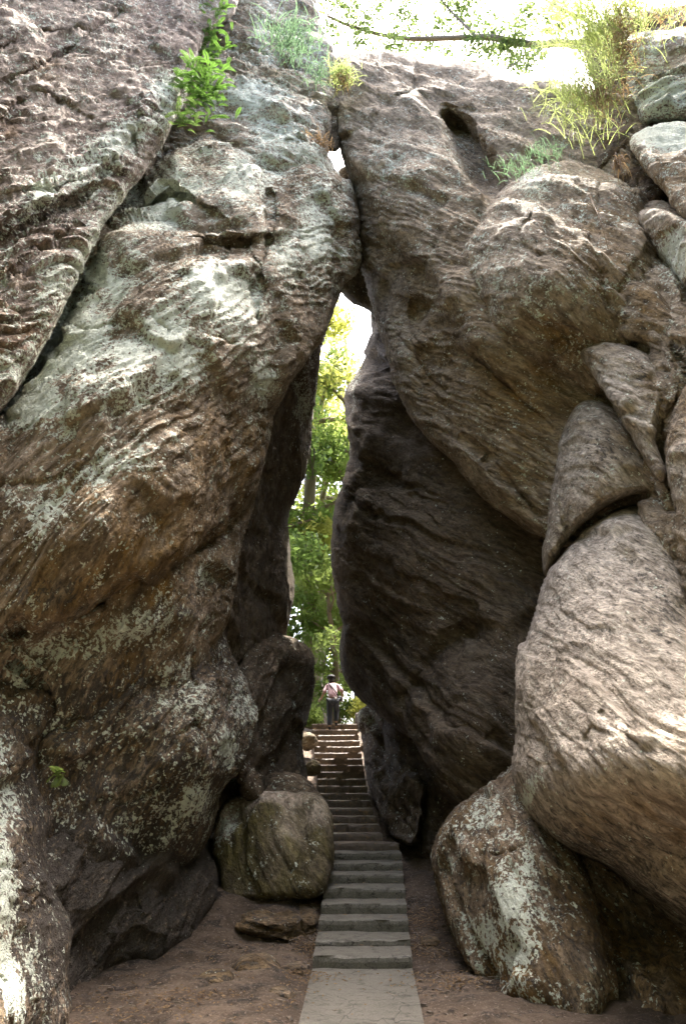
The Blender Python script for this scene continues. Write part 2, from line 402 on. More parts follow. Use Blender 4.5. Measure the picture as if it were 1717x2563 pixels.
rock('boulder', 'giant lichen-blotched boulder bulging over the left half of the cleft', 'boulder',
     [(470,355),(520,328),(590,352),(650,392),(720,392),(780,402),(818,420),(852,440),(880,480),(897,540),(893,620),(868,690),(843,760),(818,830),(770,900),(715,980),(688,1040),(675,1110),(655,1190),(640,1260),(612,1350),(596,1440),(580,1530),(545,1600),(500,1690),(440,1800),(330,1900),(200,1980),(60,2010),(-170,2000),(-200,1100),(0,1010),(90,850),(160,700),(230,570),(330,450),(400,370)],
     [(500,360,12.0),(200,650,9.6),(0,1050,8.3),(430,560,10.2),(300,850,8.8),(850,480,13.0),(880,600,13.1),(690,620,10.9),(640,850,9.9),(820,830,12.6),(690,1050,11.3),(450,1100,8.7),(150,1150,7.9),
      (620,1350,11.2),(300,1350,7.9),(50,1450,7.6),(560,1580,10.9),(350,1600,9.0),(80,1750,8.2),(300,1850,9.6),(-150,1500,7.3),(-150,1950,8.4)],
     M['rock_left'], rpx=55, rm=.7, bulge=.35, thick=4, fac=.17, ang=57, curve=.035, ref=(150,1100,8.0), big=.22, mid=.07, strat=.075, freq=8.0,
     cracks=[([(20,1045),(80,930),(140,840),(182,750),(222,675),(270,585),(350,465),(405,398),(450,352),(480,335)],17,1.0),([(682,480),(678,560),(664,640),(640,720),(648,790)],6,.22),([(365,505),(420,478),(452,488),(492,512)],6,.18),
             ([(640,1262),(560,1335),(466,1385),(350,1440),(236,1520),(120,1560),(30,1590)],11,.42),([(480,760),(540,680),(575,610)],7,.12),
             ([(330,1240),(420,1180),(520,1100),(600,1040)],5,.05),([(575,610),(620,606),(660,590)],6,.2),
             ([(0,1220),(120,1200),(250,1150)],5,.06),([(700,700),(755,690),(810,650)],5,.08),([(150,800),(230,830),(330,800),(420,830)],6,.08),
             ([(430,1760),(470,1690),(480,1620),(540,1540)],8,.15),([(60,1990),(60,1900),(180,1820),(320,1770)],8,.1),([(20,1640),(90,1700),(140,1790)],7,.12)],
     ledges=[([(640,1250),(555,1322),(460,1372),(345,1425),(230,1500),(110,1548)],7,-.5,130),([(665,592),(610,600),(565,598)],4,-.28,70),
             ([(500,505),(450,480),(415,468),(360,495)],4,-.25,60),([(690,1010),(702,900),(700,800),(670,720)],8,-.22,80),
             ([(690,405),(620,395),(560,350)],6,-.1,50)],
     lumps=[(425,425,55,28,.28,28),(230,1290,180,100,.2,30),(620,500,80,90,.15),(650,860,50,110,.2)],
     lichen=[(160,880,130,80,1.5,40),(80,1020,80,60,1.3),(330,900,60,60,1.1),(240,700,110,60,.9,35),(410,480,130,70,.85,30),(430,860,90,90,.95),(540,740,90,90,.95,45),(620,760,60,120,.6),
             (260,1000,140,60,.7,20),(290,1160,90,35,.7,25),(130,1230,90,50,.5),(600,450,120,80,.7),(800,560,60,130,.75),(720,640,60,80,.5),(660,960,30,80,.6,-10),
             (300,1580,200,50,.45,25),(140,1620,100,40,.6),(500,1440,80,50,.5,45),(80,1300,60,60,.4),(60,1680,60,120,.5),(60,1880,50,90,.8),(430,1640,90,60,.4,45)], lb=.17,
     ochre=[(300,1400,300,180,1.1,25),(560,1120,140,140,1.0,45),(350,1700,200,80,.9,30),(220,1180,150,80,.6)], ob=.25, pale=[(640,860,60,130,.7),(330,1130,50,20,.6),(250,620,200,160,.5),(520,480,150,130,.6)], pb=.12,  # upper pale blobs paint top light into the rock colour
     dark=[(120,1480,140,60,.6),(450,1520,200,60,.6,30),(540,1300,80,120,.4),(300,1800,340,170,.9)], db=.15)  # lowest dark blob paints shade on the overhung base

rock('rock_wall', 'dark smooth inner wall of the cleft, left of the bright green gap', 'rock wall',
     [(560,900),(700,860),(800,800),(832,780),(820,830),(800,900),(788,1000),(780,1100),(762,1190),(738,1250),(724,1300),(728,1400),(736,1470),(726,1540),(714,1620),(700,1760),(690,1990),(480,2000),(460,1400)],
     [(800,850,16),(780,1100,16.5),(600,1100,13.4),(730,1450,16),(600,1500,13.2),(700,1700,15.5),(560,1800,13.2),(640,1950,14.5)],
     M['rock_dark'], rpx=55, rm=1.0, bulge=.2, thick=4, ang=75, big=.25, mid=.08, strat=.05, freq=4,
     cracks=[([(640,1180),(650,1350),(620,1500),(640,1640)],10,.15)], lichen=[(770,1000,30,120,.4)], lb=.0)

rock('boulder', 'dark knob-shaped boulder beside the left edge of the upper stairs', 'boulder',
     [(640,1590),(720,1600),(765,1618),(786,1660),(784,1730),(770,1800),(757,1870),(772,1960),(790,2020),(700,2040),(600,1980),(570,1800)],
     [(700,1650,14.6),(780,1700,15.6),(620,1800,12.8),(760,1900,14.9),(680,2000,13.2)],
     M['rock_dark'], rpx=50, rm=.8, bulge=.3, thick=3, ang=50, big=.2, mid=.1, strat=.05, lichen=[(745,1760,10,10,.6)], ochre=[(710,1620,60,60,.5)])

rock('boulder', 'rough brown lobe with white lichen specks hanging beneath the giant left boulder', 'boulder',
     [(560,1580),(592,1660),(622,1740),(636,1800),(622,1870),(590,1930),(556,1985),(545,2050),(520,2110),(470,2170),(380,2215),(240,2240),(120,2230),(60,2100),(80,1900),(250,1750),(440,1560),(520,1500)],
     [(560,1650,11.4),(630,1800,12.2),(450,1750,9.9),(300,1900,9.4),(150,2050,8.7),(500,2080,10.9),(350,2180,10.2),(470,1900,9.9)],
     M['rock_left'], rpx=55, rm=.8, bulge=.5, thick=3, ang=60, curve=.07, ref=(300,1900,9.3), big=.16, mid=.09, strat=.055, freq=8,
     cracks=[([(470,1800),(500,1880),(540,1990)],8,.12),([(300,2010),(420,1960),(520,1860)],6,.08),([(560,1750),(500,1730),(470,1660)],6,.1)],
     lichen=[(560,1880,40,60,.6),(470,2000,70,90,.45),(460,1790,60,80,.4),(590,1770,40,60,.5),(340,2080,60,40,.4)], lb=.18, ochre=[(300,1850,150,60,.6)], ob=.2, dark=[(300,2150,200,80,1.0)], db=.66)  # black crust, deepened to paint the shade under the lobe

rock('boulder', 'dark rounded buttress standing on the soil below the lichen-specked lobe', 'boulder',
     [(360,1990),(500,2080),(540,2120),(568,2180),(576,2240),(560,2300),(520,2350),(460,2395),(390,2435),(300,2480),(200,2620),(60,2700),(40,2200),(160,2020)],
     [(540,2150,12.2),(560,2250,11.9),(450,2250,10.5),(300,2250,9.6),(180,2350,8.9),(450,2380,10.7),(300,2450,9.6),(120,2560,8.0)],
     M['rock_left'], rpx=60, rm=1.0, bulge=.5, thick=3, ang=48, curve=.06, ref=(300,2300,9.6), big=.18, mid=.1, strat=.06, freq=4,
     cracks=[([(300,2440),(340,2350),(360,2250)],16,.1),([(200,2500),(240,2400),(300,2260)],14,.1)], ochre=[(500,2220,60,120,.5)], ob=.05, lb=.0, db=.95)  # heavy dark crust paints the shade of the undercut

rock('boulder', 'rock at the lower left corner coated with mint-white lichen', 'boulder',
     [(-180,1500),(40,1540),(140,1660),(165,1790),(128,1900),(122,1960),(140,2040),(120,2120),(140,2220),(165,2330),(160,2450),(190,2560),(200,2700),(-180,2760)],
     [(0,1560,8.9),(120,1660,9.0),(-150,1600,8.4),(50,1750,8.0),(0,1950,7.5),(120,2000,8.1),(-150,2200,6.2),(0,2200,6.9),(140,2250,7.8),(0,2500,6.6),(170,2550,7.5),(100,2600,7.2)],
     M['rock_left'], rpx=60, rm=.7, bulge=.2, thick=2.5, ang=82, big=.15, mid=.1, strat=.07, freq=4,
     lichen=[(0,2200,30,330,.75),(40,2000,40,50,.6),(70,2450,40,120,.4),(5,2450,30,150,.8)], lb=.15, ob=.05, dark=[(120,2250,80,360,.95)], db=.5)  # dark zone beside the lichen paints the corner's shade

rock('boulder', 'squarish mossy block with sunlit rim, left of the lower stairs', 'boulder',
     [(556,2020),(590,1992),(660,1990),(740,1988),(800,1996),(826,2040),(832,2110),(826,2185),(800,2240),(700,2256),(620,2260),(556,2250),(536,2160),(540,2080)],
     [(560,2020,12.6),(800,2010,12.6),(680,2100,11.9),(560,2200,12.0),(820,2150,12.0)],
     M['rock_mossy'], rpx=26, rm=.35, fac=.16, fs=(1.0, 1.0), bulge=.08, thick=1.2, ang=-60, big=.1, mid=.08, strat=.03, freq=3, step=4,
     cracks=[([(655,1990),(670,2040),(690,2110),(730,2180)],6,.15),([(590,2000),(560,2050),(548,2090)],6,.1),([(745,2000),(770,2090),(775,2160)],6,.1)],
     lichen=[(570,2050,20,50,.6,-20)], ochre=[(680,2080,150,120,.9)], ob=.4, pale=[(560,2050,22,60,1.2,-20),(680,2003,110,22,1.2),(790,2040,30,40,.9),(720,2080,30,60,.6)])  # pale and lichen blobs along the rim paint sunlight on it

rock('rock_ledge', 'flat dark ledge of rock behind the mossy block', 'rock ledge',
     [(560,1950),(640,1925),(740,1935),(790,1975),(800,2030),(560,2040)],
     [(560,1950,13.6),(780,1960,13.7),(680,2000,13.3)], M['rock_dark'], rpx=22, rm=.35, bulge=.15, thick=1.6, fac=.06, ang=5, lichen=[(600,1945,30,10,.7)], strat=.05)

rock('boulder', 'low worn rock hump on the soil between the path and the mossy block', 'boulder',
     [(610,2262),(680,2248),(760,2240),(812,2246),(822,2300),(800,2345),(740,2366),(660,2360),(590,2345),(570,2310)],
     [(700,2240,11.6),(600,2300,11.0),(800,2300,11.2),(700,2350,10.6)], M['rock_left'], rpx=45, rm=1.0, bulge=.1, thick=1.4, ang=10, big=.1, mid=.08, strat=.05,
     cracks=[([(590,2290),(640,2320),(760,2330),(810,2310)],5,.1),([(620,2260),(700,2280),(800,2260)],5,.08)], ochre=[(580,2330,60,40,.5)], lb=.0, db=.45)

#---- RIGHT SIDE
rock('rock_slab', 'giant pinkish-brown leaning slab with a dark recess, forming the upper right wall of the cleft', 'rock slab',
     [(838,190),(850,140),(930,130),(1000,135),(1080,150),(1180,155),(1300,185),(1450,215),(1650,300),(1700,700),(1650,1250),(1470,1370),(1360,1345),(1280,1300),(1200,1240),(1130,1160),(1060,1085),(1015,1020),(985,950),(960,870),(935,790),(915,720),(903,640),(898,560),(880,470),(856,400),(842,330),(834,260)],
     [(850,200,15.2),(1050,160,15.2),(1350,220,13.6),(900,450,14.2),(1050,450,12.9),(920,700,14.6),(1050,750,12.8),(1000,950,13.8),(1200,800,11.8),(1150,1100,12.3),(1350,1300,11.7),(1300,1000,11.6),(1450,700,11.6),(1500,1300,11),(1600,400,12)],
     M['rock_right'], rpx=40, rm=.7, bulge=.2, thick=5, fac=.15, ang=-42, curve=-.02, ref=(1050,500,13), big=.2, mid=.08, strat=.06, freq=8.5,
     cracks=[([(857,345),(920,310),(980,265),(1030,235),(1040,150)],6,.18),([(1035,230),(1100,260),(1200,280)],5,.08),([(1350,1290),(1250,1180),(1150,1090)],6,.1),
             ([(1230,1180),(1320,1250)],6,.08),([(1000,840),(1060,920),(1120,980)],6,.1)],
     ledges=[([(850,370),(900,440),(935,520),(965,590),(1000,632),(1060,665),(1100,720),(1140,800),(1200,870)],7,.55,150),
             ([(1050,150),(1035,230),(960,270),(870,340)],5,.25,70),
             ([(930,800),(975,860),(1030,940),(1090,1000)],6,-.1,50)],
     lumps=[(1180,380,44,115,-1.5,33),(1045,775,22,34,-.3),(1010,880,28,90,.22,14),(1210,1190,100,28,.18,-42),(1225,1120,110,80,.1,-42)],  # recess is cut deep so that its inside goes dark
     lichen=[(1000,420,150,100,.3)], lb=.14, ochre=[(1050,900,150,150,.6),(1330,950,120,150,.95),(1350,500,160,100,.35),(1060,760,80,80,.6)], ob=.2,
     pale=[(1010,880,30,100,.95,14),(1190,1180,90,30,.9,-42),(1040,1030,40,30,.7),(1000,350,160,120,.45),(1300,300,150,80,.4)], pb=.18, dark=[(1170,385,40,110,.5,33)], db=.05)  # dark blob paints shade inside the recess

rock('boulder', 'dark wedged block closing the cleft above the bright gap', 'boulder',
     [(852,432),(900,430),(980,520),(1010,660),(1000,780),(955,800),(922,775),(885,758),(852,725),(838,690),(850,600),(846,500)],
     [(850,440,17),(950,500,16.6),(900,700,16.8),(980,780,16.6)], M['rock_dark'], rpx=30, rm=.5, bulge=.2, thick=3, ang=-60, lb=.05)

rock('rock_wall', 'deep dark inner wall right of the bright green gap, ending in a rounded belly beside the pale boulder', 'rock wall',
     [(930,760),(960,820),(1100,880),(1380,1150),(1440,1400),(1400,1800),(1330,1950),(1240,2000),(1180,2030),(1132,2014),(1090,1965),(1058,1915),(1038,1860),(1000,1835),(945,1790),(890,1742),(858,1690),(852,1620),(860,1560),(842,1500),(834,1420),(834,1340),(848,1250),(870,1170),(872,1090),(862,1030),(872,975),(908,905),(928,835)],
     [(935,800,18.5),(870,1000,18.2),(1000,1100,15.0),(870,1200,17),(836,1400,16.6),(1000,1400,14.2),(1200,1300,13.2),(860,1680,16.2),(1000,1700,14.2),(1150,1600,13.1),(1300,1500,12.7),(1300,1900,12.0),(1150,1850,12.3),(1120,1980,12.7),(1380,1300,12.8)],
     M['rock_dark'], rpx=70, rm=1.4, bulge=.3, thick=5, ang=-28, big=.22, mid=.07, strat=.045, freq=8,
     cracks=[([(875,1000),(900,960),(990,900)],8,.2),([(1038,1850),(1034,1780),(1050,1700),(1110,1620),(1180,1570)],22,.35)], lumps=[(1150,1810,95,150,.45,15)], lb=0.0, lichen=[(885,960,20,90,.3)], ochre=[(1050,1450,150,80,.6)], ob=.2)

rock('boulder', 'bulging streaky brown boulder under the overhanging grass at upper right', 'boulder',
     [(1262,470),(1320,425),(1370,405),(1450,398),(1560,440),(1640,540),(1650,760),(1560,960),(1480,1010),(1400,960),(1320,930),(1240,890),(1200,800),(1165,720),(1150,640),(1180,560)],
     [(1300,460,11.6),(1450,420,11.6),(1170,650,11.5),(1300,650,10.4),(1450,600,10.2),(1250,850,10.9),(1450,850,10.2),(1600,600,10.3),(1580,900,10.1),(1400,930,10.8)],
     M['rock_right'], rpx=55, rm=.8, bulge=.5, thick=2.5, fac=.16, ang=-50, big=.18, mid=.09, strat=.06, freq=8.0,
     cracks=[([(1500,470),(1490,600),(1520,760)],6,.1),([(1330,540),(1300,600),(1350,640)],6,.12),([(1210,800),(1300,860),(1400,870)],6,.08)], ledges=[([(1500,620),(1440,560),(1310,520)],6,.18,70)],
     ochre=[(1500,600,100,150,.9),(1400,850,120,80,.9)], ob=.2, pale=[(1300,600,90,120,.6),(1400,440,90,40,.7),(1440,750,40,40,.6)], pb=.12, lichen=[(1340,460,70,40,.5)], lb=.22)

rock('boulder', 'rock below the overhanging grass with sunlight painted white along its top, at the right edge', 'boulder',
     [(1590,340),(1640,316),(1720,300),(1900,290),(1900,620),(1790,600),(1700,530),(1650,470),(1600,410),(1575,370)],
     [(1600,360,11.0),(1717,320,10.9),(1717,500,9.3),(1850,450,8.8),(1650,430,10)], M['rock_right'], rpx=35, rm=.6, bulge=.3, thick=2.5, ang=-28, strat=.07,
     lichen=[(1680,340,120,28,1.2,-12)], lb=.2, ochre=[(1650,450,80,60,.9)], pale=[(1680,340,130,40,1.0)])  # white top strip: sunlight painted with the lichen and pale zones
rock('boulder', 'blocky grey rock in the top right corner above the white-topped rock', 'boulder',
     [(1545,120),(1600,85),(1680,70),(1900,40),(1900,320),(1720,300),(1650,312),(1600,300),(1575,240)],
     [(1600,150,12.6),(1717,100,12.6),(1717,280,11.8),(1850,200,11.2),(1600,280,12.2)], M['rock_upper'], rpx=35, rm=.6, bulge=.3, thick=3, ang=18, big=.2, mid=.14, strat=.11, freq=3,
     lichen=[(1660,230,80,50,.7)], lb=.35, pale=[(1680,200,120,80,.7)], ochre=[(1560,110,60,40,.8)])
rock('rock_slab', 'dark earthy rock directly behind the hanging dead grass', 'rock slab',
     [(1480,60),(1900,20),(1900,260),(1700,360),(1640,560),(1560,520),(1470,430),(1500,260)],
     [(1500,100,13.8),(1717,60,13.6),(1600,500,11.6),(1550,350,12.4),(1850,200,12.6)], M['rock_dark'], rpx=40, rm=.6, bulge=.3, thick=4, ang=40, ob=.8)

rock('rock_slab', 'cracked pale-blotched rock running down the right edge above the bluish boulder', 'rock slab',
     [(1540,560),(1585,520),(1660,500),(1760,560),(1900,600),(1900,1650),(1760,1640),(1700,1560),(1660,1440),(1610,1300),(1570,1160),(1540,1030),(1490,930),(1460,890),(1520,820),(1545,700)],
     [(1600,560,10.7),(1717,600,9.6),(1550,800,10.3),(1700,850,9.2),(1500,920,10.2),(1650,1050,9.4),(1717,1250,8.9),(1700,1450,9.2),(1850,1000,8.2),(1850,1500,8)],
     M['rock_right'], rpx=32, rm=.5, bulge=.25, thick=2.5, ang=-48, big=.2, mid=.14, strat=.09, freq=3.6,
     cracks=[([(1600,540),(1640,620),(1700,700),(1760,800)],10,.3),([(1530,830),(1600,880),(1660,960),(1720,940)],8,.25),([(1720,960),(1660,1060),(1640,1180)],7,.2),
             ([(1600,700),(1640,800),(1717,920)],8,.25),([(1660,1190),(1700,1300),(1717,1400)],6,.15)],
     ledges=[([(1500,900),(1600,860),(1717,940)],6,.15,60)],
     pale=[(1560,970,60,60,.95),(1620,560,50,40,.9),(1700,640,40,60,.8),(1600,1080,40,60,.8),(1700,1120,40,100,.8),(1560,900,60,60,.7)], pb=.4, ochre=[(1650,1050,50,80,.8),(1600,780,80,60,.7)], ob=.35, lichen=[(1700,640,40,60,.6)], lb=.16, dark=[(1600,920,60,60,.4)], db=.2)

G_R = dict(thick=1.0, fac=.10, fs=(1.4, 2.0), strat=.05, freq=5, big=.08, mid=.06)
rock('boulder', 'pale angular block with a bluish patch, just above the wedged bluish boulder', 'boulder',
     [(1455,885),(1500,858),(1560,862),(1615,885),(1655,930),(1668,980),(1650,1060),(1640,1110),(1668,1185),(1645,1200),(1590,1110),(1540,1030),(1490,950)],
     [(1480,880,10.0),(1600,900,9.5),(1560,1000,9.4),(1650,1150,9.0),(1650,950,9.2)], M['rock_pale'], rpx=24, rm=.35, bulge=.2, ang=-45, pale=[(1530,960,60,60,1.0),(1600,1060,40,60,.8)], pb=.35, ochre=[(1640,1000,50,60,.9),(1500,880,40,30,.8)], dark=[(1600,930,50,50,.5)], **G_R)
rock('boulder', 'small whitish lump of rock high on the right edge, beside a dark crevice', 'boulder',
     [(1588,535),(1635,518),(1690,535),(1760,590),(1800,700),(1770,770),(1710,725),(1655,655),(1605,590)],
     [(1610,550,10.2),(1700,620,9.4),(1760,700,9.0)], M['rock_pale'], rpx=22, rm=.35, bulge=.2, ang=-40, pale=[(1620,550,40,25,1.0),(1710,640,50,70,1.0)], ochre=[(1655,590,30,30,.8)], lichen=[(1700,640,60,70,.8)], **G_R)
rock('boulder', 'rusty-brown speckled rock cut off by the right edge, above the large pale boulder', 'boulder',
     [(1722,940),(1690,1000),(1668,1080),(1672,1170),(1690,1260),(1715,1350),(1760,1440),(1900,1420),(1900,930),(1780,900)],
     [(1700,1000,8.9),(1690,1200,8.8),(1717,1100,8.6),(1850,1150,8.0),(1740,1380,8.7)], M['rock_pale'], rpx=24, rm=.3, bulge=.2, ang=-60, ochre=[(1717,1020,60,90,.8)], ob=.4, db=.35, pale=[(1717,1180,40,100,.8)], **G_R)
rock('boulder', 'streaked brown rock between the whitish lump and the angular pale block', 'boulder',
     [(1530,700),(1590,690),(1660,740),(1720,820),(1790,920),(1740,950),(1680,930),(1620,870),(1560,850),(1510,850),(1505,780)],
     [(1540,760,10.0),(1640,800,9.5),(1720,880,9.1),(1600,850,9.7)], M['rock_right'], rpx=26, rm=.4, bulge=.2, ang=-45, ochre=[(1600,780,80,60,.8)], db=.3, pale=[(1700,850,30,30,.6)], **G_R)

rock('boulder', 'bluish-grey and rusty boulder wedged between the streaky wall and the pale boulder', 'boulder',
     [(1470,1000),(1530,1020),(1580,1080),(1640,1160),(1664,1200),(1640,1235),(1560,1250),(1490,1290),(1440,1330),(1395,1390),(1366,1440),(1358,1400),(1366,1320),(1382,1220),(1400,1110),(1430,1030)],
     [(1470,1030,10.4),(1400,1200,10.5),(1500,1150,9.7),(1620,1180,9.7),(1480,1280,9.8),(1370,1400,10.6)],
     M['rock_pale'], rpx=30, rm=.5, bulge=.3, thick=2, fac=.07, joint=.015, ang=-50, big=.08, mid=.07, strat=.03, freq=5,
     cracks=[([(1398,1200),(1405,1300),(1430,1340)],5,.12),([(1620,1130),(1650,1170)],5,.08)], ochre=[(1500,1230,100,30,.9,20),(1560,1100,30,30,.6)], ob=.1, pale=[(1430,1180,40,90,.9),(1560,1220,60,30,.7)], pb=.35, dark=[(1510,1120,60,60,.55)], db=.15)

rock('boulder', 'large pale pinkish boulder at right, the brightest rock, with a rippled brown underside', 'boulder',
     [(1600,1262),(1650,1290),(1690,1350),(1716,1440),(1740,1560),(1900,1640),(1900,2480),(1760,2370),(1680,2310),(1600,2250),(1520,2180),(1420,2130),(1350,2080),(1300,2010),(1278,1930),(1290,1820),(1298,1720),(1308,1620),(1334,1540),(1360,1450),(1420,1370),(1500,1300),(1550,1268)],
     [(1590,1300,9.5),(1680,1400,9.1),(1370,1500,9.5),(1550,1500,8.1),(1320,1650,9.0),(1500,1750,7.3),(1700,1700,7.0),(1300,1930,8.6),(1450,1950,7.2),(1650,1950,6.5),(1380,2080,8.5),(1550,2130,7.9),(1717,2150,7.3),(1680,2280,8.3),(1850,2100,6.6),(1850,1700,6.8)],
     M['rock_pale'], rpx=55, rm=.8, bulge=.4, thick=2.5, fac=.14, ang=-42, curve=-.05, ref=(1450,1800,7.4), big=.14, mid=.05, strat=.035, freq=8,
     cracks=[([(1500,1780),(1540,1830),(1600,1860)],6,.07),([(1460,1850),(1480,1820),(1500,1830)],5,.06),([(1290,1950),(1340,2020),(1400,2060)],8,.1),([(1660,1500),(1700,1570)],5,.06)],
     lumps=[(1590,1835,50,20,.1,-38)],
     pale=[(1500,1500,200,250,1.1),(1450,1850,150,120,1.0),(1650,1650,150,150,.9)], pb=.35, ochre=[(1650,2080,200,90,1.0,-25),(1480,2080,100,60,.8)], ob=.05, lb=.05, lichen=[(1310,2000,20,80,.6,-20)], dark=[(1550,2190,300,80,.7,-28),(1620,1450,50,80,.55),(1670,1540,40,60,.6)], db=.3)  # long dark blob paints underside shade; the small ones are speckles

rock('boulder', 'brown egg-shaped boulder with pale lichen crust standing right of the path', 'boulder',
     [(1290,1915),(1240,1960),(1180,1995),(1125,2050),(1095,2110),(1088,2170),(1100,2240),(1125,2320),(1160,2385),(1210,2440),(1290,2490),(1350,2530),(1400,2580),(1520,2640),(1500,2300),(1420,2100),(1340,1960)],
     [(1270,1960,10.2),(1110,2130,10.6),(1250,2150,9.2),(1130,2300,10.2),(1280,2300,8.8),(1230,2430,9.3),(1330,2500,8.3),(1400,2250,8.9),(1480,2580,7.9)],
     M['rock_left'], rpx=60, rm=.9, bulge=.4, thick=2, ang=-62, big=.1, mid=.06, strat=.03, freq=5,
     cracks=[([(1180,2150),(1260,2140),(1330,2118)],6,.08)],
     lichen=[(1290,2260,50,80,.9),(1310,2190,40,50,.7),(1240,2060,50,70,.5),(1310,2380,50,70,.7),(1220,2330,30,50,.7)], lb=.2, ochre=[(1300,2420,120,80,.9),(1240,2060,90,60,.6)], ob=.35, db=.45)

rock('boulder', 'dark brown hollow rock in the lower right corner beneath the pale boulder', 'boulder',
     [(1340,2040),(1500,2100),(1900,2300),(1900,2800),(1560,2760),(1450,2640),(1385,2560),(1362,2460),(1352,2300),(1346,2160)],
     [(1360,2150,9.6),(1500,2200,9.7),(1700,2350,8.8),(1380,2400,9.4),(1550,2450,8.6),(1717,2550,7.4),(1450,2560,8.2),(1850,2450,7.6)],
     M['rock_left'], rpx=30, rm=.4, bulge=.1, thick=2, ang=-48, curve=.05, ref=(1550,2300,8.8), big=.15, mid=.08, strat=.045, freq=5,
     ledges=[([(1400,2220),(1460,2330),(1560,2420),(1650,2520)],12,-.2,90)], cracks=[([(1375,2420),(1450,2520),(1520,2600)],10,.15)],
     lichen=[(1420,2350,40,30,.6),(1400,2470,30,60,.7,-30),(1500,2400,40,30,.5)], ochre=[(1500,2350,200,100,.9)], ob=.45, lb=.1, db=.45)

rock('boulder', 'dark rock standing against the right side of the upper stairs', 'boulder',
     [(905,1790),(925,1768),(955,1775),(978,1820),(1010,1900),(1060,1960),(1040,2110),(985,2100),(960,2060),(935,2010),(915,1950),(908,1880),(902,1830)],
     [(925,1790,18.0),(960,1850,16.6),(930,1950,16.2),(980,2050,14.6),(1030,2000,14)], M['rock_dark'], rpx=18, rm=.4, bulge=.1, thick=1.6, fac=.5, fs=(1.6, 1.6), mid=.2, ang=60, step=4,
     lichen=[(930,1800,25,30,.5)], pale=[(925,1790,30,25,.8)], ochre=[(970,1900,40,60,.4)])  # pale and lichen blobs paint a sunlit bit near the top
rock('rock_wall', 'black foot of the cleft wall between the stairs and the egg-shaped boulder', 'rock wall',
     [(970,1780),(1080,1800),(1200,1950),(1220,2150),(1190,2350),(1110,2310),(1062,2250),(1032,2180),(1012,2120),(1000,2060),(980,1980),(960,1880)],
     [(990,1850,16.0),(1020,2050,14.6),(1060,2220,13.0),(1150,2000,13.6),(1150,2250,12.2)], M['rock_dark'], rpx=50, rm=.8, bulge=.2, thick=3, ang=-30, lb=.02)
rock('boulder', 'small lump of rock wedged in the top gap under a dry grass tuft', 'boulder',
     [(795,262),(850,250),(866,310),(858,350),(846,376),(822,380),(795,366)], [(820,350,14.4)]*1 + [(850,340,14.6),(800,370,14.3),(830,300,14.6)], M['rock_dark'], rpx=14, rm=.15, bulge=.1, thick=.5, big=.03, mid=.03, strat=.02, step=4)

# ------------------------------------------------------------------ stairs and path
STEPS = [(2394,9.6),(2353,10.2),(2303,10.8),(2262,11.3),(2222,11.85),(2188,12.4),(2160,12.9),(2134,13.4),(2109,13.9),
         (2086,14.4),(2064,14.9),(2043,15.4),(2023,15.9),(2003,16.4),(1985,16.9),(1967,17.4),(1949,17.9),(1932,18.4),(1915,18.95),(1899,19.5),(1884,20.05),(1869,20.6),(1854,21.2),(1840,21.8),(1826,22.4),(1812,23.0)]
def stair_x(y):
    L = np.interp(y, [1790,1830,2000,2100,2110,2250,2400,2563,2700], [780,782,800,818,822,806,782,742,706])
    Rr = np.interp(y, [1790,1830,2000,2100,2110,2250,2400,2563,2700], [890,896,925,962,1002,1016,1032,1066,1096])
    return L, Rr
N = NT('worn_concrete')
tc = N.n('ShaderNodeTexCoord').outputs['Object']
c = N.mix(N.noise(tc, 2.2, 6, .65), (.085, .08, .062), (.185, .175, .145))
c = N.mix(N.rng(N.noise(tc, 7, 6, .75), .5, .68), c, (.05, .045, .032))
c = N.mix(N.rng(N.voro(N.vadd(tc, N.vmul(N.n('ShaderNodeTexNoise').outputs['Color'], (.3,.3,.3))), 1.7, 'DISTANCE_TO_EDGE'), .012, .003), c, (.03, .026, .02))
c = N.mix(1.0, c, N.mix(N.rng(N.noise(tc, 60, 3, .7), .35, .65), (.75, .75, .75), (1.2, 1.2, 1.2)), 'MULTIPLY')
N.L(c, N.b.inputs['Base Color']); N.b.inputs['Roughness'].default_value = .62
b = N.bump(N.noise(tc, 5, 5, .6), .03); b = N.bump(N.noise(tc, 45, 4, .7), .008, 1, b); N.L(b, N.b.inputs['Normal'])
M['concrete'] = N.m
N = NT('wet_brown_stone')
tc = N.n('ShaderNodeTexCoord').outputs['Object']
c = N.mix(N.noise(tc, 3, 6, .65), (.07, .055, .042), (.18, .14, .11))
c = N.mix(N.rng(N.noise(tc, 12, 4, .7), .56, .66), c, (.24, .15, .08))
N.L(c, N.b.inputs['Base Color']); N.b.inputs['Roughness'].default_value = .42
b = N.bump(N.noise(tc, 6, 5, .6), .04); b = N.bump(N.noise(tc, 40, 4, .7), .01, 1, b); N.L(b, N.b.inputs['Normal'])
M['stone_step'] = N.m
Sy = []; Sz = []; SL = []; SR = []
for (y, Yd) in STEPS:
    L, Rr = stair_x(y); pl = pt(L, y, Yd); pr = pt(Rr, y, Yd)
    Sy.append(Yd); Sz.append(pl.z); SL.append(pl.x); SR.append(pr.x)
print('step heights', [round(z, 2) for z in Sz])
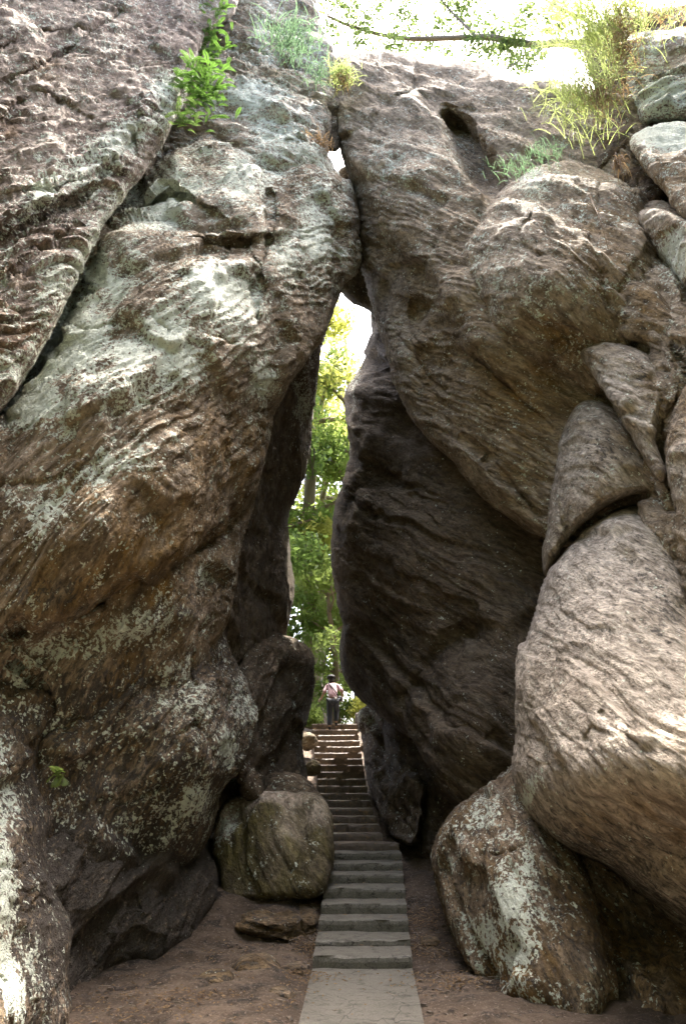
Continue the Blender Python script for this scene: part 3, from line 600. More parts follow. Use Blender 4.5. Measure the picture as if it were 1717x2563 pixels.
def slab(name, x0l, x0r, y0, x1l, x1r, y1, z, th, mat, seed, parent):
    """a worn tread: gridded top, chipped rounded nosing"""
    nx, ny = 26, 7
    Vv = []; rngs = [0, .035, .08, .3, .55, .8, 1]
    for j, v in enumerate(rngs):
        for i in range(nx):
            u = i / (nx - 1); yy = y0 + (y1 - y0) * v
            xl = x0l + (x1l - x0l) * v; xr = x0r + (x1r - x0r) * v
            Vv.append((xl + (xr - xl) * u, yy, z))
    T = np.array(Vv)
    nz = fbm(T * [2.5, 2.5, 1] + seed * 3.1, 3, seed)
    ed = np.zeros(len(T)); ed[:nx] = 1
    T[:, 2] += .014 * nz - ed * (.012 + .018 * np.clip(fbm(T * [6, 1, 1] + seed, 2, seed + 5), 0, 1))
    T[:, 1] += ed * .06 * fbm(T * [5, 0, 0] + seed * 1.3, 3, seed + 9)
    Bt = T.copy()[:nx]; Bt[:, 2] = z - th; Bt[:, 1] += .012 * fbm(Bt * [4, 1, 4], 2, seed)
    Bm = T.copy()[:nx]; Bm[:, 2] = z - .05; Bm[:, 1] -= .008
    off = len(T); V2 = np.concatenate([T, Bm, Bt])
    F = []
    for j in range(len(rngs) - 1):
        for i in range(nx - 1): a = j*nx+i; F.append((a, a+1, a+nx+1, a+nx))
    for i in range(nx - 1):
        F.append((i+1, i, off+i, off+i+1)); F.append((off+i+1, off+i, off+nx+i, off+nx+i+1))
    # sides
    k = len(V2); S = []
    for (ii) in (0, nx-1):
        s = len(V2); V2 = np.concatenate([V2, [[T[j*nx+ii][0], T[j*nx+ii][1], z - th] for j in range(len(rngs))]])
        for j in range(len(rngs) - 1): F.append((j*nx+ii, (j+1)*nx+ii, s+j+1, s+j))
    return mesh_obj(name, V2, F, mat, parent, smooth=False)
def flight(i0, i1, name, label, mat):
    t = tag(empty(name, (0, 0, 0)), label, 'stairs')
    for i in range(i0, i1):
        z = Sz[i] if i else Sz[0]
        y1 = (Sy[i+1] if i + 1 < len(Sy) else Sy[i] + 1.6) + .04
        j = min(i + 1, len(Sy) - 1)
        slab('step', SL[i], SR[i], Sy[i], SL[j] if j < i1 else SL[i], SR[j] if j < i1 else SR[i], y1, z, .34, mat, i, t)
    return t
flight(0, 8, 'concrete_stairs', 'wide shallow grey concrete steps at the bottom of the climb', M['concrete'])
flight(8, len(STEPS), 'stone_stairs', 'narrow dark stone stairway climbing through the cleft to the walking person', M['stone_step'])
# near path slabs
def gx(y): # pixel y on flat ground z=0 -> distance
    e = PITCH - math.atan((y - PH/2) / FPX); return CAMZ / math.tan(-e)
rows = [2760, 2600, 2470, 2394]
prow = []
for y in rows:
    L, Rr = stair_x(y); Yd = gx(y) if y != 2394 else 9.6 + .02
    pl, pr = pt(L, y, Yd), pt(Rr, y, Yd); prow.append((pl.x, pr.x, Yd))
prow.insert(0, (prow[0][0], prow[0][1], 3.0)); prow.insert(0, (prow[0][0], prow[0][1], -8.0))
for i in range(len(prow) - 1):
    a, b_ = prow[i], prow[i+1]
    o = slab('path_slab', a[0], a[1], a[2], b_[0], b_[1], b_[2] - (.012 if i < len(prow)-2 else -.05), Sz[0] - .11 + .003*(i % 2), .2, M['concrete'], 50 + i, None)
    tag(o, kind='structure')

# ------------------------------------------------------------------ ground
N = NT('trodden_red_soil')
tc = N.n('ShaderNodeTexCoord').outputs['Object']
c = N.mix(N.rng(N.noise(tc, 1.3, 6, .65), .35, .65), (.065, .045, .028), (.15, .108, .074))
c = N.mix(N.rng(N.noise(tc, 4, 5, .7), .5, .62), c, (.035, .026, .018))
c = N.mix(N.rng(N.noise(tc, 30, 4, .75), .56, .64), c, (.24, .19, .15))
c = N.mix(N.rng(N.voro(tc, 34), .10, .05), c, (.34, .28, .22))
sx = N.n('ShaderNodeSeparateXYZ'); N.L(tc, sx.inputs[0])
away = N.math('MAXIMUM', N.rng(N.math('ABSOLUTE', sx.outputs[0]), 5.5, 7.5), N.rng(sx.outputs[1], 1.0, -2.0))
c = N.mix(away, c, N.mix(N.noise(tc, .8, 6, .7), (.018, .028, .012), (.05, .06, .025)))  # dark green on the added slopes keeps their bounce light low
N.L(c, N.b.inputs['Base Color']); N.b.inputs['Roughness'].default_value = .9
b = N.bump(N.noise(tc, 6, 6, .7), .07); b = N.bump(N.noise(tc, 50, 4, .7), .015, 1, b); N.L(b, N.b.inputs['Normal'])
M['soil'] = N.m
gxs = np.unique(np.concatenate([np.linspace(-300, -12, 25), np.linspace(-12, -3.2, 30), np.linspace(-3.2, 3.6, 180), np.linspace(3.6, 12, 28), np.linspace(12, 300, 25)]))
gys = np.unique(np.concatenate([np.linspace(-200, -22, 12), np.linspace(-22, 2, 60), np.linspace(2, 6, 20), np.linspace(6, 15, 240), np.linspace(15, 26, 90), np.linspace(26, 60, 40), np.linspace(60, 400, 20)]))
GX, GY = np.meshgrid(gxs, gys)
PB0 = Sz[0] - .13
def ground_z(Xa, Ya):
    z = np.interp(Ya, [-200, 9.3] + [s + .25 for s in Sy] + [26, 34, 60, 400], [PB0 - .04, PB0 - .04] + [s - .24 for s in Sz] + [Sz[-1] - .1, Sz[-1] + .7, Sz[-1] + 3, Sz[-1] + 6])
    cl = np.interp(Ya, Sy, SL); cr = np.interp(Ya, Sy, SR)
    side = np.clip(np.maximum(cl - Xa, Xa - cr), 0, 3)
    up = np.where(Xa < cl, .10, .03) * np.clip((Ya - 9) / 3, 0, 1)
    s1 = np.clip((-Ya - 1.5) / 6.5, 0, 1); s1 = s1*s1*(3-2*s1) * 30 * (1 + .1*np.sin(Xa*.31) + .06*np.sin(Xa*.83+1))  # unseen steep slope behind the camera, added to block low sky
    s2 = np.clip((np.abs(Xa) - 4.6 - 2*np.clip((Ya - 5)/3, 0, 1)) / 6, 0, 1); s2 = s2*s2*(3-2*s2) * 24 * np.clip((34 - Ya) / 8, 0, 1)  # unseen side slopes, added to shut out light from left and right
    return z + side * up + np.maximum(s1, s2)
Pg = np.stack([GX.ravel(), GY.ravel(), GX.ravel()*0], -1)
gz = ground_z(Pg[:, 0], Pg[:, 1])
cl = np.interp(Pg[:, 1], [p[2] for p in prow] + Sy, [p[0] for p in prow] + SL); cr = np.interp(Pg[:, 1], [p[2] for p in prow] + Sy, [p[1] for p in prow] + SR)
offp = np.maximum(cl - Pg[:, 0], Pg[:, 0] - cr)
rough = np.clip((offp + .02) / .3, 0, 1)
gz = gz + rough * (.10 * fbm(Pg * [1.1, 1.1, 1], 4, 3) + .05 * fbm(Pg * [4, 5, 1], 3, 8) + .035)
gz = gz - np.clip(-offp / .05, 0, 1) * .06
Pg[:, 2] = gz
ny_, nx_ = GX.shape; ii = np.arange(ny_*nx_).reshape(ny_, nx_)
Fg = np.stack([ii[:-1, :-1].ravel(), ii[:-1, 1:].ravel(), ii[1:, 1:].ravel(), ii[1:, :-1].ravel()], -1)
tag(mesh_obj('ground', Pg, Fg, M['soil']), kind='structure')
def gz_at(x, y): return float(ground_z(np.array([x]), np.array([y]))[0])

# ------------------------------------------------------------------ vegetation
def leaf_mat(name, c1, c2, trans, scale=1.5, rough=.5):
    N = NT(name)
    tc = N.n('ShaderNodeNewGeometry').outputs['Position']
    rnd = N.n('ShaderNodeNewGeometry').outputs['Random Per Island']
    c = N.mix(rnd, c1, c2)
    N.L(c, N.b.inputs['Base Color']); N.b.inputs['Roughness'].default_value = rough
    tr = N.n('ShaderNodeBsdfTranslucent'); N.L(N.mix(rnd, trans, tuple(a * .75 for a in trans)), tr.inputs[0])
    ms = N.n('ShaderNodeMixShader'); ms.inputs[0].default_value = .62
    N.L(N.b.outputs[0], ms.inputs[1]); N.L(tr.outputs[0], ms.inputs[2]); N.L(ms.outputs[0], N.out.inputs[0])
    return N.m
M['leaf'] = leaf_mat('sunlit_leaf', (.07, .14, .025), (.16, .22, .04), (.40, .52, .14))
M['fern'] = leaf_mat('bright_fern', (.05, .12, .02), (.12, .19, .04), (.11, .22, .035))
M['leaf_high'] = leaf_mat('pale_canopy_leaf', (.08, .14, .04), (.16, .2, .06), (.22, .30, .09))
M['leaf_dark'] = leaf_mat('deep_green_leaf', (.05, .11, .02), (.10, .17, .035), (.30, .44, .11))
M['leaf_yellow'] = leaf_mat('yellow_green_leaf', (.18, .22, .04), (.28, .28, .06), (.70, .72, .20))
M['leaf_pale'] = leaf_mat('grey_green_blade', (.08, .14, .09), (.15, .21, .13), (.15, .25, .13))
M['grass'] = leaf_mat('yellow_green_grass', (.18, .26, .07), (.36, .38, .14), (.42, .50, .17))
M['straw'] = leaf_mat('dead_straw', (.34, .24, .13), (.20, .12, .07), (.35, .24, .12))
N = NT('rough_bark'); tc = N.n('ShaderNodeTexCoord').outputs['Object']
N.L(N.mix(N.noise(N.vmul(tc, (8, 8, 1.5)), 1.5, 5, .7), (.14, .11, .08), (.40, .34, .27)), N.b.inputs['Base Color']); N.b.inputs['Roughness'].default_value = .9
N.L(N.bump(N.noise(N.vmul(tc, (8, 8, 1.5)), 3, 5, .7), .03), N.b.inputs['Normal']); M['bark'] = N.m

def leaves(centres, radii, n, size, rs, flat=.7):
    """n leaves, each a folded pair of quads, spread over clump centres"""
    rg = np.random.RandomState(rs); C = np.array(centres); Rd = np.array(radii)
    w = Rd ** 2; w = w / w.sum(); k = rg.choice(len(C), n, p=w)
    d = rg.normal(size=(n, 3)); d /= np.linalg.norm(d, axis=1, keepdims=True)
    r = rg.rand(n) ** .45; P = C[k] + d * (r * Rd[k])[:, None] * [1, 1, flat]
    a = rg.normal(size=(n, 3)); a[:, 2] -= .4; a /= np.linalg.norm(a, axis=1, keepdims=True)
    up = rg.normal(size=(n, 3)) * .6 + [0, 0, 1]; b = np.cross(a, up); b /= np.linalg.norm(b, axis=1, keepdims=True) + 1e-9
    nn = np.cross(a, b); s = size * (.55 + .8 * rg.rand(n))[:, None]
    base = P - a * s * .5; tip = P + a * s * .6; l = P + b * s * .27 + nn * s * .08; rr = P - b * s * .27 + nn * s * .08
    V = np.stack([base, rr, tip, l], 1).reshape(-1, 3)
    F = np.arange(4 * n).reshape(n, 4)
    return V, F
def tree(name, label, x, y, H, cr, nleaf, size, mat, rs, lean=(0, 0), group=None, z0=None, crown_lo=.25):
    rg = random.Random(rs); z = gz_at(x, y) - .1 if z0 is None else z0
    t = tag(empty(name, (x, y, z)), label, 'tree', group)
    mb = MB(); tp = []; N_ = 9
    for i in range(N_ + 1):
        f = i / N_; tp.append(Vector((lean[0]*f + rg.uniform(-.12, .12)*f*2, lean[1]*f + rg.uniform(-.12, .12)*f*2, H*.92*f)))
    r0 = H * .018 + .05
    mb.tube(tp, [r0 * (1 - .85 * i / N_) * (1.35 if i == 0 else 1) for i in range(N_+1)], 8)
    mb.build('trunk', M['bark'], t)
    cs = []; rd = []; lb = MB()
    for i in range(16):
        f = crown_lo + (1 - crown_lo) * (i + .5) / 16; p = tp[min(N_, int(f * N_))]; a = i * 2.4 + rg.uniform(-.4, .4)
        ln = cr * (1.0 - .55 * abs(f - .55) / .5) * rg.uniform(.7, 1.15)
        e = p + Vector((math.cos(a)*ln, math.sin(a)*ln, ln * rg.uniform(.1, .6)))
        m1 = p.lerp(e, .35) + Vector((rg.uniform(-.15, .15), rg.uniform(-.15, .15), .05)) ; m2 = p.lerp(e, .7) + Vector((rg.uniform(-.2, .2), rg.uniform(-.2, .2), .12*ln))
        lb.tube([p, m1, m2, e], [r0*.35, r0*.25, r0*.15, .01], 5)
        for q, s in ((m1.lerp(m2, .5), .26), (m2, .33), (e, .38)):
            for _ in range(2):
                cs.append(q + Vector((rg.gauss(0, .35), rg.gauss(0, .35), rg.gauss(0, .25))) * ln * .4); rd.append(cr * s * rg.uniform(.5, 1.1))
                lb.tube([q, cs[-1]], [.025, .008], 4, False)
    lb.build('limbs', M['bark'], t)
    V, F = leaves(cs, rd, nleaf, size, rs)
    mesh_obj('crown', V, F, mat, t, smooth=False)
    return t
G = 'trees beyond the cleft'
tree('broadleaf_tree', 'tall yellow-green tree in the gap, its top nearest to the white sky', -1.2, 31, 22.0, 3.6, 11000, .27, M['leaf_yellow'], 1, (-.5, 0), G, crown_lo=.3)
tree('broadleaf_tree', 'leafy tree at the centre of the gap, behind the slender one', -1.1, 34, 17.5, 3.3, 13000, .26, M['leaf'], 17, (.2, 0), G, crown_lo=.12)
tree('broadleaf_tree', 'dense deep green tree at middle height of the gap', -3.0, 28.5, 15.0, 2.8, 8000, .24, M['leaf_dark'], 2, (.8, 0), G, crown_lo=.28)
tree('broadleaf_tree', 'fresh green tree leaning across the gap behind the dark wall', .9, 30.0, 19.0, 3.0, 10500, .24, M['leaf'], 3, (-.8, 0), G, crown_lo=.2)
tree('broadleaf_tree', 'slender green tree low in the gap above the walking person', -.2, 27.2, 7.0, 1.7, 3800, .19, M['leaf'], 4, (-.3, 0), G, crown_lo=.15)
tree('broadleaf_tree', 'light green tree farthest back in the gap', 2.2, 40, 20, 4.6, 9000, .32, M['leaf_yellow'], 5, (-1.5, 0), G, crown_lo=.15)
tree('broadleaf_tree', 'shaded green tree farthest left behind the gap', -4.6, 38, 20, 4.4, 9000, .32, M['leaf'], 6, (1, 0), G, crown_lo=.15)

def shrub(name, label, x, y, r, n, size, mat, rs, z=None, group=None, cat='shrub'):
    rg = random.Random(rs); z = gz_at(x, y) if z is None else z
    t = tag(empty(name, (x, y, z)), label, cat, group); mb = MB(); cs = []; rd = []
    for i in range(9):
        a = rg.uniform(0, 6.28); ln = r * rg.uniform(.4, 1.0); e = Vector((math.cos(a)*ln*.8, math.sin(a)*ln*.8, r * rg.uniform(.4, 1.2)))
        mb.tube([(0, 0, -.05), tuple(e*.5 + Vector((0, 0, .1*r))), tuple(e)], [.02, .013, .005], 5, False); cs.append(e); rd.append(r * rg.uniform(.3, .5))
    mb.build('stems', M['bark'], t); V, F = leaves(cs, rd, n, size, rs); mesh_obj('foliage', V, F, mat, t, smooth=False); return t
GS = 'bushes at the top of the stairs'
shrub('bush', 'bright yellow-green bush right of the walking person', 1.1, 25.6, .9, 1500, .12, M['leaf_yellow'], 11, group=GS)
shrub('bush', 'green bush left of the walking person', -1.6, 25.4, .9, 1500, .12, M['leaf'], 12, group=GS)
shrub('bush', 'green bush directly behind the walking person', -.4, 27.0, 1.2, 2000, .13, M['leaf'], 13, group=GS)

# overhanging tree at the top of the picture: branch limbs with sparse leaves, trunk beyond the right rock
def over_tree():
    t = tag(empty('overhanging_tree', (6.5, 19, 3)), 'sparse pale-leaved tree whose long bent branch crosses the white sky at the top', 'tree')
    o = Vector(t.location); Yb = 19.0
    def L(px, py, Y=Yb): return pt(px, py, Y) - o
    mb = MB(); mb.tube([(0, 0, 0), (.3, 0, 6), L(1900, 300) , L(1700, 180)], [.35, .3, .22, .16], 9); mb.build('trunk', M['bark'], t)
    def limb(ps, r):
        mb = MB(); P = crom([tuple(L(*p)) for p in ps], 5, False); n = len(P)
        mb.tube([tuple(p) for p in P], [r * (1 - .75*i/n) for i in range(n)], 7); mb.build('branch', M['bark'], t); return P
    main = limb([(1700,180),(1560,140),(1420,108),(1340,112),(1240,95),(1180,93),(1060,97),(980,92),(880,66),(820,40)], .17)
    b2 = limb([(1190,92),(1160,60),(1130,30),(1100,-10),(1080,-80)], .06)
    b3 = limb([(1420,110),(1340,120),(1300,150),(1240,190)], .06)
    b4 = limb([(1560,140),(1480,60),(1400,20),(1300,-40)], .10)
    cs = []; rd = []; tw = MB(); rg = random.Random(3)
    spots = [(870,20),(900,60),(940,40),(980,110),(1000,30),(1060,120),(1100,60),(1150,20),(1200,130),(1230,70),(1260,120),(1300,60),(1330,20),(1240,110),(1370,60),(1010,-20),(880,-30),(1200,-30),(1120,130),(1350,130),(1390,10),(820,10),(830,80),(905,100),(1020,70),(1130,15),(1170,60),(1310,20),(1280,150),(1400,70),(1460,120),(960,150),(1050,-10),(1560,40),(1320,160),(1180,105),(1290,90),(1450,30),(1500,90),(950,0),(1430,-30)]
    allp = np.concatenate([main, b2, b3, b4])
    for s in spots:
        c = L(s[0], s[1], Yb + rg.uniform(-.6, .6)); cs.append(c); rd.append(rg.uniform(.35, .75))
        k = np.argmin(((allp - np.array(c))**2).sum(1)); tw.tube([tuple(allp[k]), tuple((Vector(allp[k].tolist())+c)/2 + Vector((0, 0, .1))), tuple(c)], [.02, .012, .005], 4, False)
    tw.build('twigs', M['bark'], t)
    V, F = leaves(cs, rd, 9500, .14, 9); mesh_obj('crown', V, F, M['leaf_high'], t, smooth=False)
over_tree()

def blades(mb_n, spread, length, width, droop, rs, up=(0, 0, 1), seg=5, bias=(0, 0, 0)):
    """arching grass blades as tapering ribbons"""
    rg = random.Random(rs); V = []; F = []
    upv = Vector(up)
    for i in range(mb_n):
        b = Vector((rg.gauss(0, spread[0]), rg.gauss(0, spread[1]), rg.gauss(0, spread[2])))
        d = (upv + Vector((rg.gauss(0, .55), rg.gauss(0, .55), rg.gauss(0, .3))) + Vector(bias)).normalized()
        ln = length * rg.uniform(.45, 1.1); w = width * rg.uniform(.6, 1.2); p = b.copy(); sd = d.cross(Vector((rg.gauss(0, 1), rg.gauss(0, 1), rg.gauss(0, 1)))).normalized()
        k0 = len(V)
        for s in range(seg + 1):
            f = s / seg; ww = w * (1 - f) ** .7 + .0008
            V += [tuple(p + sd * ww), tuple(p - sd * ww)]
            if s < seg: F.append((k0+2*s, k0+2*s+1, k0+2*s+3, k0+2*s+2))
            d = (d + Vector((0, 0, -droop * (.5 + f) * rg.uniform(.6, 1.3)))).normalized(); p = p + d * ln / seg
    return V, F
def tuft(name, label, px, py, Y, n, spread, length, width, droop, mat, rs, cat='grass tuft', group=None, up=(0, -.3, 1), bias=(0, 0, 0), extra=()):
    t = tag(empty(name, tuple(pt(px, py, Y))), label, cat, group)
    V, F = blades(n, spread, length, width, droop, rs, up, bias=bias); mesh_obj('blades', np.array(V), F, mat, t, smooth=False)
    for (nm, n2, sp2, l2, w2, d2, m2, up2, off) in extra:
        V, F = blades(n2, sp2, l2, w2, d2, rs + 50, up2); o = mesh_obj(nm, np.array(V), F, m2, t, smooth=False); o.location = off
    return t
TG = 'grass tufts on the rocks'
tuft('grass_tuft', 'big sunlit yellow-green grass clump spilling over the right rocks with dead straw beneath', 1500, 80, 11.8, 900, (.5, .3, .55), 1.25, .008, .38, M['grass'], 1, group=TG, bias=(-.55, -.2, 0),
     extra=[('dead_blades', 520, (.13, .15, .6), .8, .009, .9, M['straw'], (-.1, -.5, .1), (.3, -.25, -.6))])
tuft('grass_tuft', 'grass fringe hanging along the top edge of the corner rock', 1640, 30, 11.8, 360, (.7, .3, .15), .7, .010, .5, M['grass'], 2, group=TG, bias=(-.1, -.5, 0),
     extra=[('dead_blades', 160, (.6, .2, .1), .6, .01, .9, M['straw'], (0, -.6, .1), (0, -.1, -.15))])
tuft('grass_tuft', 'yellow-green grass clump lower down, drooping onto the streaky boulder', 1460, 240, 11.2, 620, (.34, .2, .5), 1.0, .007, .5, M['grass'], 3, group=TG, bias=(-.4, -.4, 0),
     extra=[('dead_blades', 200, (.16, .12, .15), .75, .009, 1.0, M['straw'], (0, -.6, 0), (.25, -.15, -.1))])
tuft('grass_tuft', 'small bluish-green tuft between the leaning slab and the streaky boulder', 1285, 425, 11.2, 130, (.2, .12, .06), .3, .006, .35, M['leaf_pale'], 4, group=TG, bias=(-.3, -.3, 0))
tuft('grass_tuft', 'small bluish-green tuft just below the big yellow grass clump', 1370, 385, 11.0, 130, (.2, .12, .08), .3, .006, .35, M['leaf_pale'], 5, group=TG, bias=(-.3, -.3, 0))
tuft('grass_tuft', 'pale bluish-green grass clump on top of the upper middle rock', 730, 105, 14.0, 380, (.4, .3, .22), .65, .013, .4, M['leaf_pale'], 6, group=TG, bias=(.1, -.3, 0))
tuft('grass_tuft', 'pale green tuft right above the top gap', 800, 190, 14.0, 120, (.15, .15, .12), .4, .011, .4, M['leaf_pale'], 7, group=TG)
tuft('grass_tuft', 'golden dry tuft at the top of the gap between the two rock masses', 855, 195, 14.2, 260, (.16, .15, .16), .5, .011, .5, M['grass'], 8, group=TG, bias=(.1, -.3, 0),
     extra=[('dead_blades', 120, (.15, .1, .1), .45, .01, 1.0, M['straw'], (0, -.6, 0), (.02, -.1, -.15))])
tuft('grass_tuft', 'brownish dry tuft on the small wedged rock beside the top gap', 795, 365, 13.3, 200, (.18, .1, .08), .3, .010, .5, M['straw'], 9, group=TG)
tuft('grass_tuft', 'sprig of pale dead straw dangling under the big grass clump', 1545, 400, 10.2, 60, (.05, .05, .05), .5, .012, .9, M['straw'], 10, group=TG, up=(0, -.6, -.4))

def fern(name, label, px, py, Y, n, rs, length, mat, down=.5, group=None, cat='fern', sp=(.2, .15, .25), bias=(0, 0, 0), lw=.085):
    rg = random.Random(rs); t = tag(empty(name, tuple(pt(px, py, Y))), label, cat, group)
    st = MB(); V = []; F = []
    for i in range(n):
        p = Vector((rg.gauss(0, sp[0]), rg.gauss(0, sp[1]), rg.gauss(0, sp[2])))
        d = Vector((rg.gauss(0, .7) + bias[0], -abs(rg.gauss(.4, .4)) + bias[1], rg.uniform(-.1, .9) + bias[2])).normalized(); ln = length * rg.uniform(.6, 1.1); pts = [p.copy()]
        sdv = d.cross(Vector((0, 0, 1))).normalized(); m = 13
        for s in range(m):
            d = (d + Vector((0, 0, -down * .22))).normalized(); p = p + d * ln / m; pts.append(p.copy())
            wl = ln * lw * math.sin(math.pi * (s + 1.5) / (m + 2)) * 1.8; q = sdv
            for sg in (-1, 1):
                k = len(V); tip = p + q * sg * wl + d * wl * .35 - Vector((0, 0, .15 * wl)); mid = p.lerp(tip, .5); w = d * ln * .045
                V += [tuple(p), tuple(mid - w), tuple(tip), tuple(mid + w)]; F.append((k, k+1, k+2, k+3))
        st.tube([tuple(a) for a in pts], [.004] * len(pts), 4, False)
    st.build('stems', M['bark'] if False else mat, t); mesh_obj('fronds', np.array(V), F, mat, t, smooth=False); return t
fern('fern', 'bright green fern clump rooted in the crack beside the upper left slab', 505, 225, 11.0, 150, 1, .34, M['fern'], group='ferns on the left rocks', sp=(.24, .15, .36))
fern('fern', 'yellowish fern clump hanging higher up the same crack', 530, 110, 12.8, 150, 2, .34, M['fern'], group='ferns on the left rocks', sp=(.2, .15, .75))
fern('fern', 'dark green fern at the bottom of the crack', 465, 300, 10.7, 22, 3, .3, M['leaf_dark'], group='ferns on the left rocks', sp=(.15, .1, .12))
fern('seedling', 'tiny bright green seedling on the shaded left rock', 150, 1940, 7.7, 7, 5, .13, M['leaf'], cat='seedling', sp=(.02, .01, .01), lw=.45)

# roots hanging beside the gap, stalk on the right rock
mb = MB(); rg = random.Random(4)
rt = tag(empty('hanging_roots', tuple(pt(775, 1140, 15.6))), 'thin dark roots hanging from the left wall into the green gap', 'roots')
for i in range(9):
    x = rg.uniform(-.22, .12); ln = rg.uniform(.5, 1.3); p = [Vector((x, rg.uniform(-.1, .1), .2))]
    for s in range(6): p.append(p[-1] + Vector((rg.gauss(0, .035), rg.gauss(0, .03), -ln/6)))
    mb.tube([tuple(a) for a in p], [.02 * (1 - .12*k) for k in range(len(p))], 5)
mb.build('root_strands', M['bark'], rt)
mb = MB(); a = pt(1475, 490, 9.9); b_ = pt(1522, 625, 9.3); mb.tube([tuple(a), tuple(a.lerp(b_, .5) + Vector((.03, 0, .02))), tuple(b_)], [.008, .006, .004], 5)
tag(mb.build('dry_stalk', M['straw']), 'single long dry stalk hanging across the streaky boulder', 'stalk')

# fallen leaves: litter beside the stairs
def litter(name, label, spots, n, size, mat, rs, kind='stuff'):
    rg = random.Random(rs); V = []; F = []
    for i in range(n):
        px, py, Yd, s = spots[i % len(spots)]; p = pt(px, py, Yd); p.x += rg.gauss(0, s); p.y += rg.gauss(0, s)
        p.z = gz_at(p.x, p.y) + .05 + rg.uniform(0, .03)
        a = rg.uniform(0, 6.28); u = Vector((math.cos(a), math.sin(a), rg.uniform(-.3, .3))) * size * rg.uniform(.6, 1.2); v = Vector((-math.sin(a), math.cos(a), rg.uniform(-.3, .3))) * size * .4
        k = len(V); V += [tuple(p - u), tuple(p + v + Vector((0, 0, .006))), tuple(p + u), tuple(p - v + Vector((0, 0, .006)))]; F.append((k, k+1, k+2, k+3))
    return tag(mesh_obj(name, np.array(V), F, mat, None, smooth=False), label, 'leaf litter', kind=kind)
litter('leaf_litter', 'brown fallen leaves scattered along the foot of the rocks and path edges',
       [(600,2370,9.9,.35),(780,2330,10.6,.18),(770,2420,9.3,.25),(650,2440,8.9,.5),(500,2500,8.2,.5),(960,2060,14.4,.12),(1060,2330,10.6,.2),(1130,2450,9,.3),(800,2200,12,.1),(400,2520,8.2,.5),(1060,2250,11.5,.2)], 2200, .026, M['straw'], 5)
def step_leaves():
    rg = random.Random(8); V = []; F = []
    for i in range(260):
        k = min(len(Sy) - 2, int(len(Sy) * rg.random() ** .8)); v = rg.uniform(.15, .95); u = rg.betavariate(.5, .5)
        y = Sy[k] + (Sy[k+1] - Sy[k]) * v; x = SL[k] + (SR[k] - SL[k]) * (.03 + .94 * u); z = Sz[k] + .022
        a = rg.uniform(0, 6.28); q = .03 * rg.uniform(.6, 1.3); u_ = (math.cos(a)*q, math.sin(a)*q, rg.uniform(-.3, .5)*q); v_ = (-math.sin(a)*q*.45, math.cos(a)*q*.45, .2*q)
        j = len(V); V += [(x-u_[0], y-u_[1], z), (x+v_[0], y+v_[1], z+v_[2]), (x+u_[0], y+u_[1], z+abs(u_[2])), (x-v_[0], y-v_[1], z+v_[2])]; F.append((j, j+1, j+2, j+3))
    tag(mesh_obj('leaf_litter', np.array(V), F, M['straw'], None, smooth=False), 'dry leaves lying in the corners of the steps', 'leaf litter', kind='stuff')
step_leaves()
mb = MB(); rg = random.Random(31)
for (px, py, Yd, sg) in [(500,2420,9.6,.4),(700,2400,9.8,.3),(780,2300,10.9,.12),(350,2500,8.5,.4),(1070,2340,10.6,.15),(1160,2450,9.1,.25),(620,2480,8.6,.5),(1250,2530,8.1,.3)]:
    for _ in range(9):
        p = pt(px, py, Yd); x = p.x + rg.gauss(0, sg); y = p.y + rg.gauss(0, sg); a = rg.uniform(0, 6.28); ln = rg.uniform(.06, .28); q = []
        for k in range(5):
            q.append((x, y, gz_at(x, y) + .05 + rg.uniform(0, .012))); a += rg.gauss(0, .35); x += math.cos(a)*ln/4; y += math.sin(a)*ln/4
        mb.tube(q, [.006, .0055, .005, .004, .002], 5)
tag(mb.build('twig_litter', M['bark']), 'thin fallen twigs and rootlets lying on the soil near the rock bases', 'twigs', kind='stuff')
# pebbles and rubble along the foot of the rocks
def pebbles():
    rg = random.Random(21); V = []; F = []
    base = np.array([(-1,-.6,-.5),(1,-.7,-.4),(.9,.8,-.5),(-.8,.7,-.5),(-.6,-.5,.5),(.7,-.5,.45),(.5,.6,.6),(-.6,.5,.4)])
    fc = [(0,1,5,4),(1,2,6,5),(2,3,7,6),(3,0,4,7),(4,5,6,7),(3,2,1,0)]
    spots = [(330,2480,8.9,.5),(470,2400,10,.4),(560,2360,10.2,.3),(700,2385,10,.3),(780,2300,10.9,.12),(250,2540,8.2,.5),(1065,2300,11,.15),(1140,2420,9.5,.25),(1250,2520,8.2,.3),(1050,2200,12.2,.15),(620,2470,8.7,.8),(1110,2500,8.4,.3)]
    for i in range(1300):
        px, py, Yd, sg = spots[i % len(spots)]; p = pt(px, py, Yd); x = p.x + rg.gauss(0, sg); y = p.y + rg.gauss(0, sg)
        c_l = np.interp(y, [q[2] for q in prow] + Sy, [q[0] for q in prow] + SL); c_r = np.interp(y, [q[2] for q in prow] + Sy, [q[1] for q in prow] + SR)
        if c_l - .03 < x < c_r + .03: continue
        r = .008 + .03 * rg.random() ** 4; a = rg.uniform(0, 6.28); z = gz_at(x, y) + .03
        B = base * (1 + .3 * np.array([[rg.uniform(-1, 1) for _ in range(3)] for _ in range(8)])) * r * [1.2, .9, .7]
        ca, sa = math.cos(a), math.sin(a); k = len(V)
        for b in B: V.append((x + b[0]*ca - b[1]*sa, y + b[0]*sa + b[1]*ca, z + b[2]))
        F += [tuple(k + j for j in f) for f in fc]
    tag(mesh_obj('gravel', np.array(V), F, M['stone_step'], None, smooth=False), 'small pebbles and rubble strewn over the soil beside the path', 'gravel', kind='stuff')
pebbles()
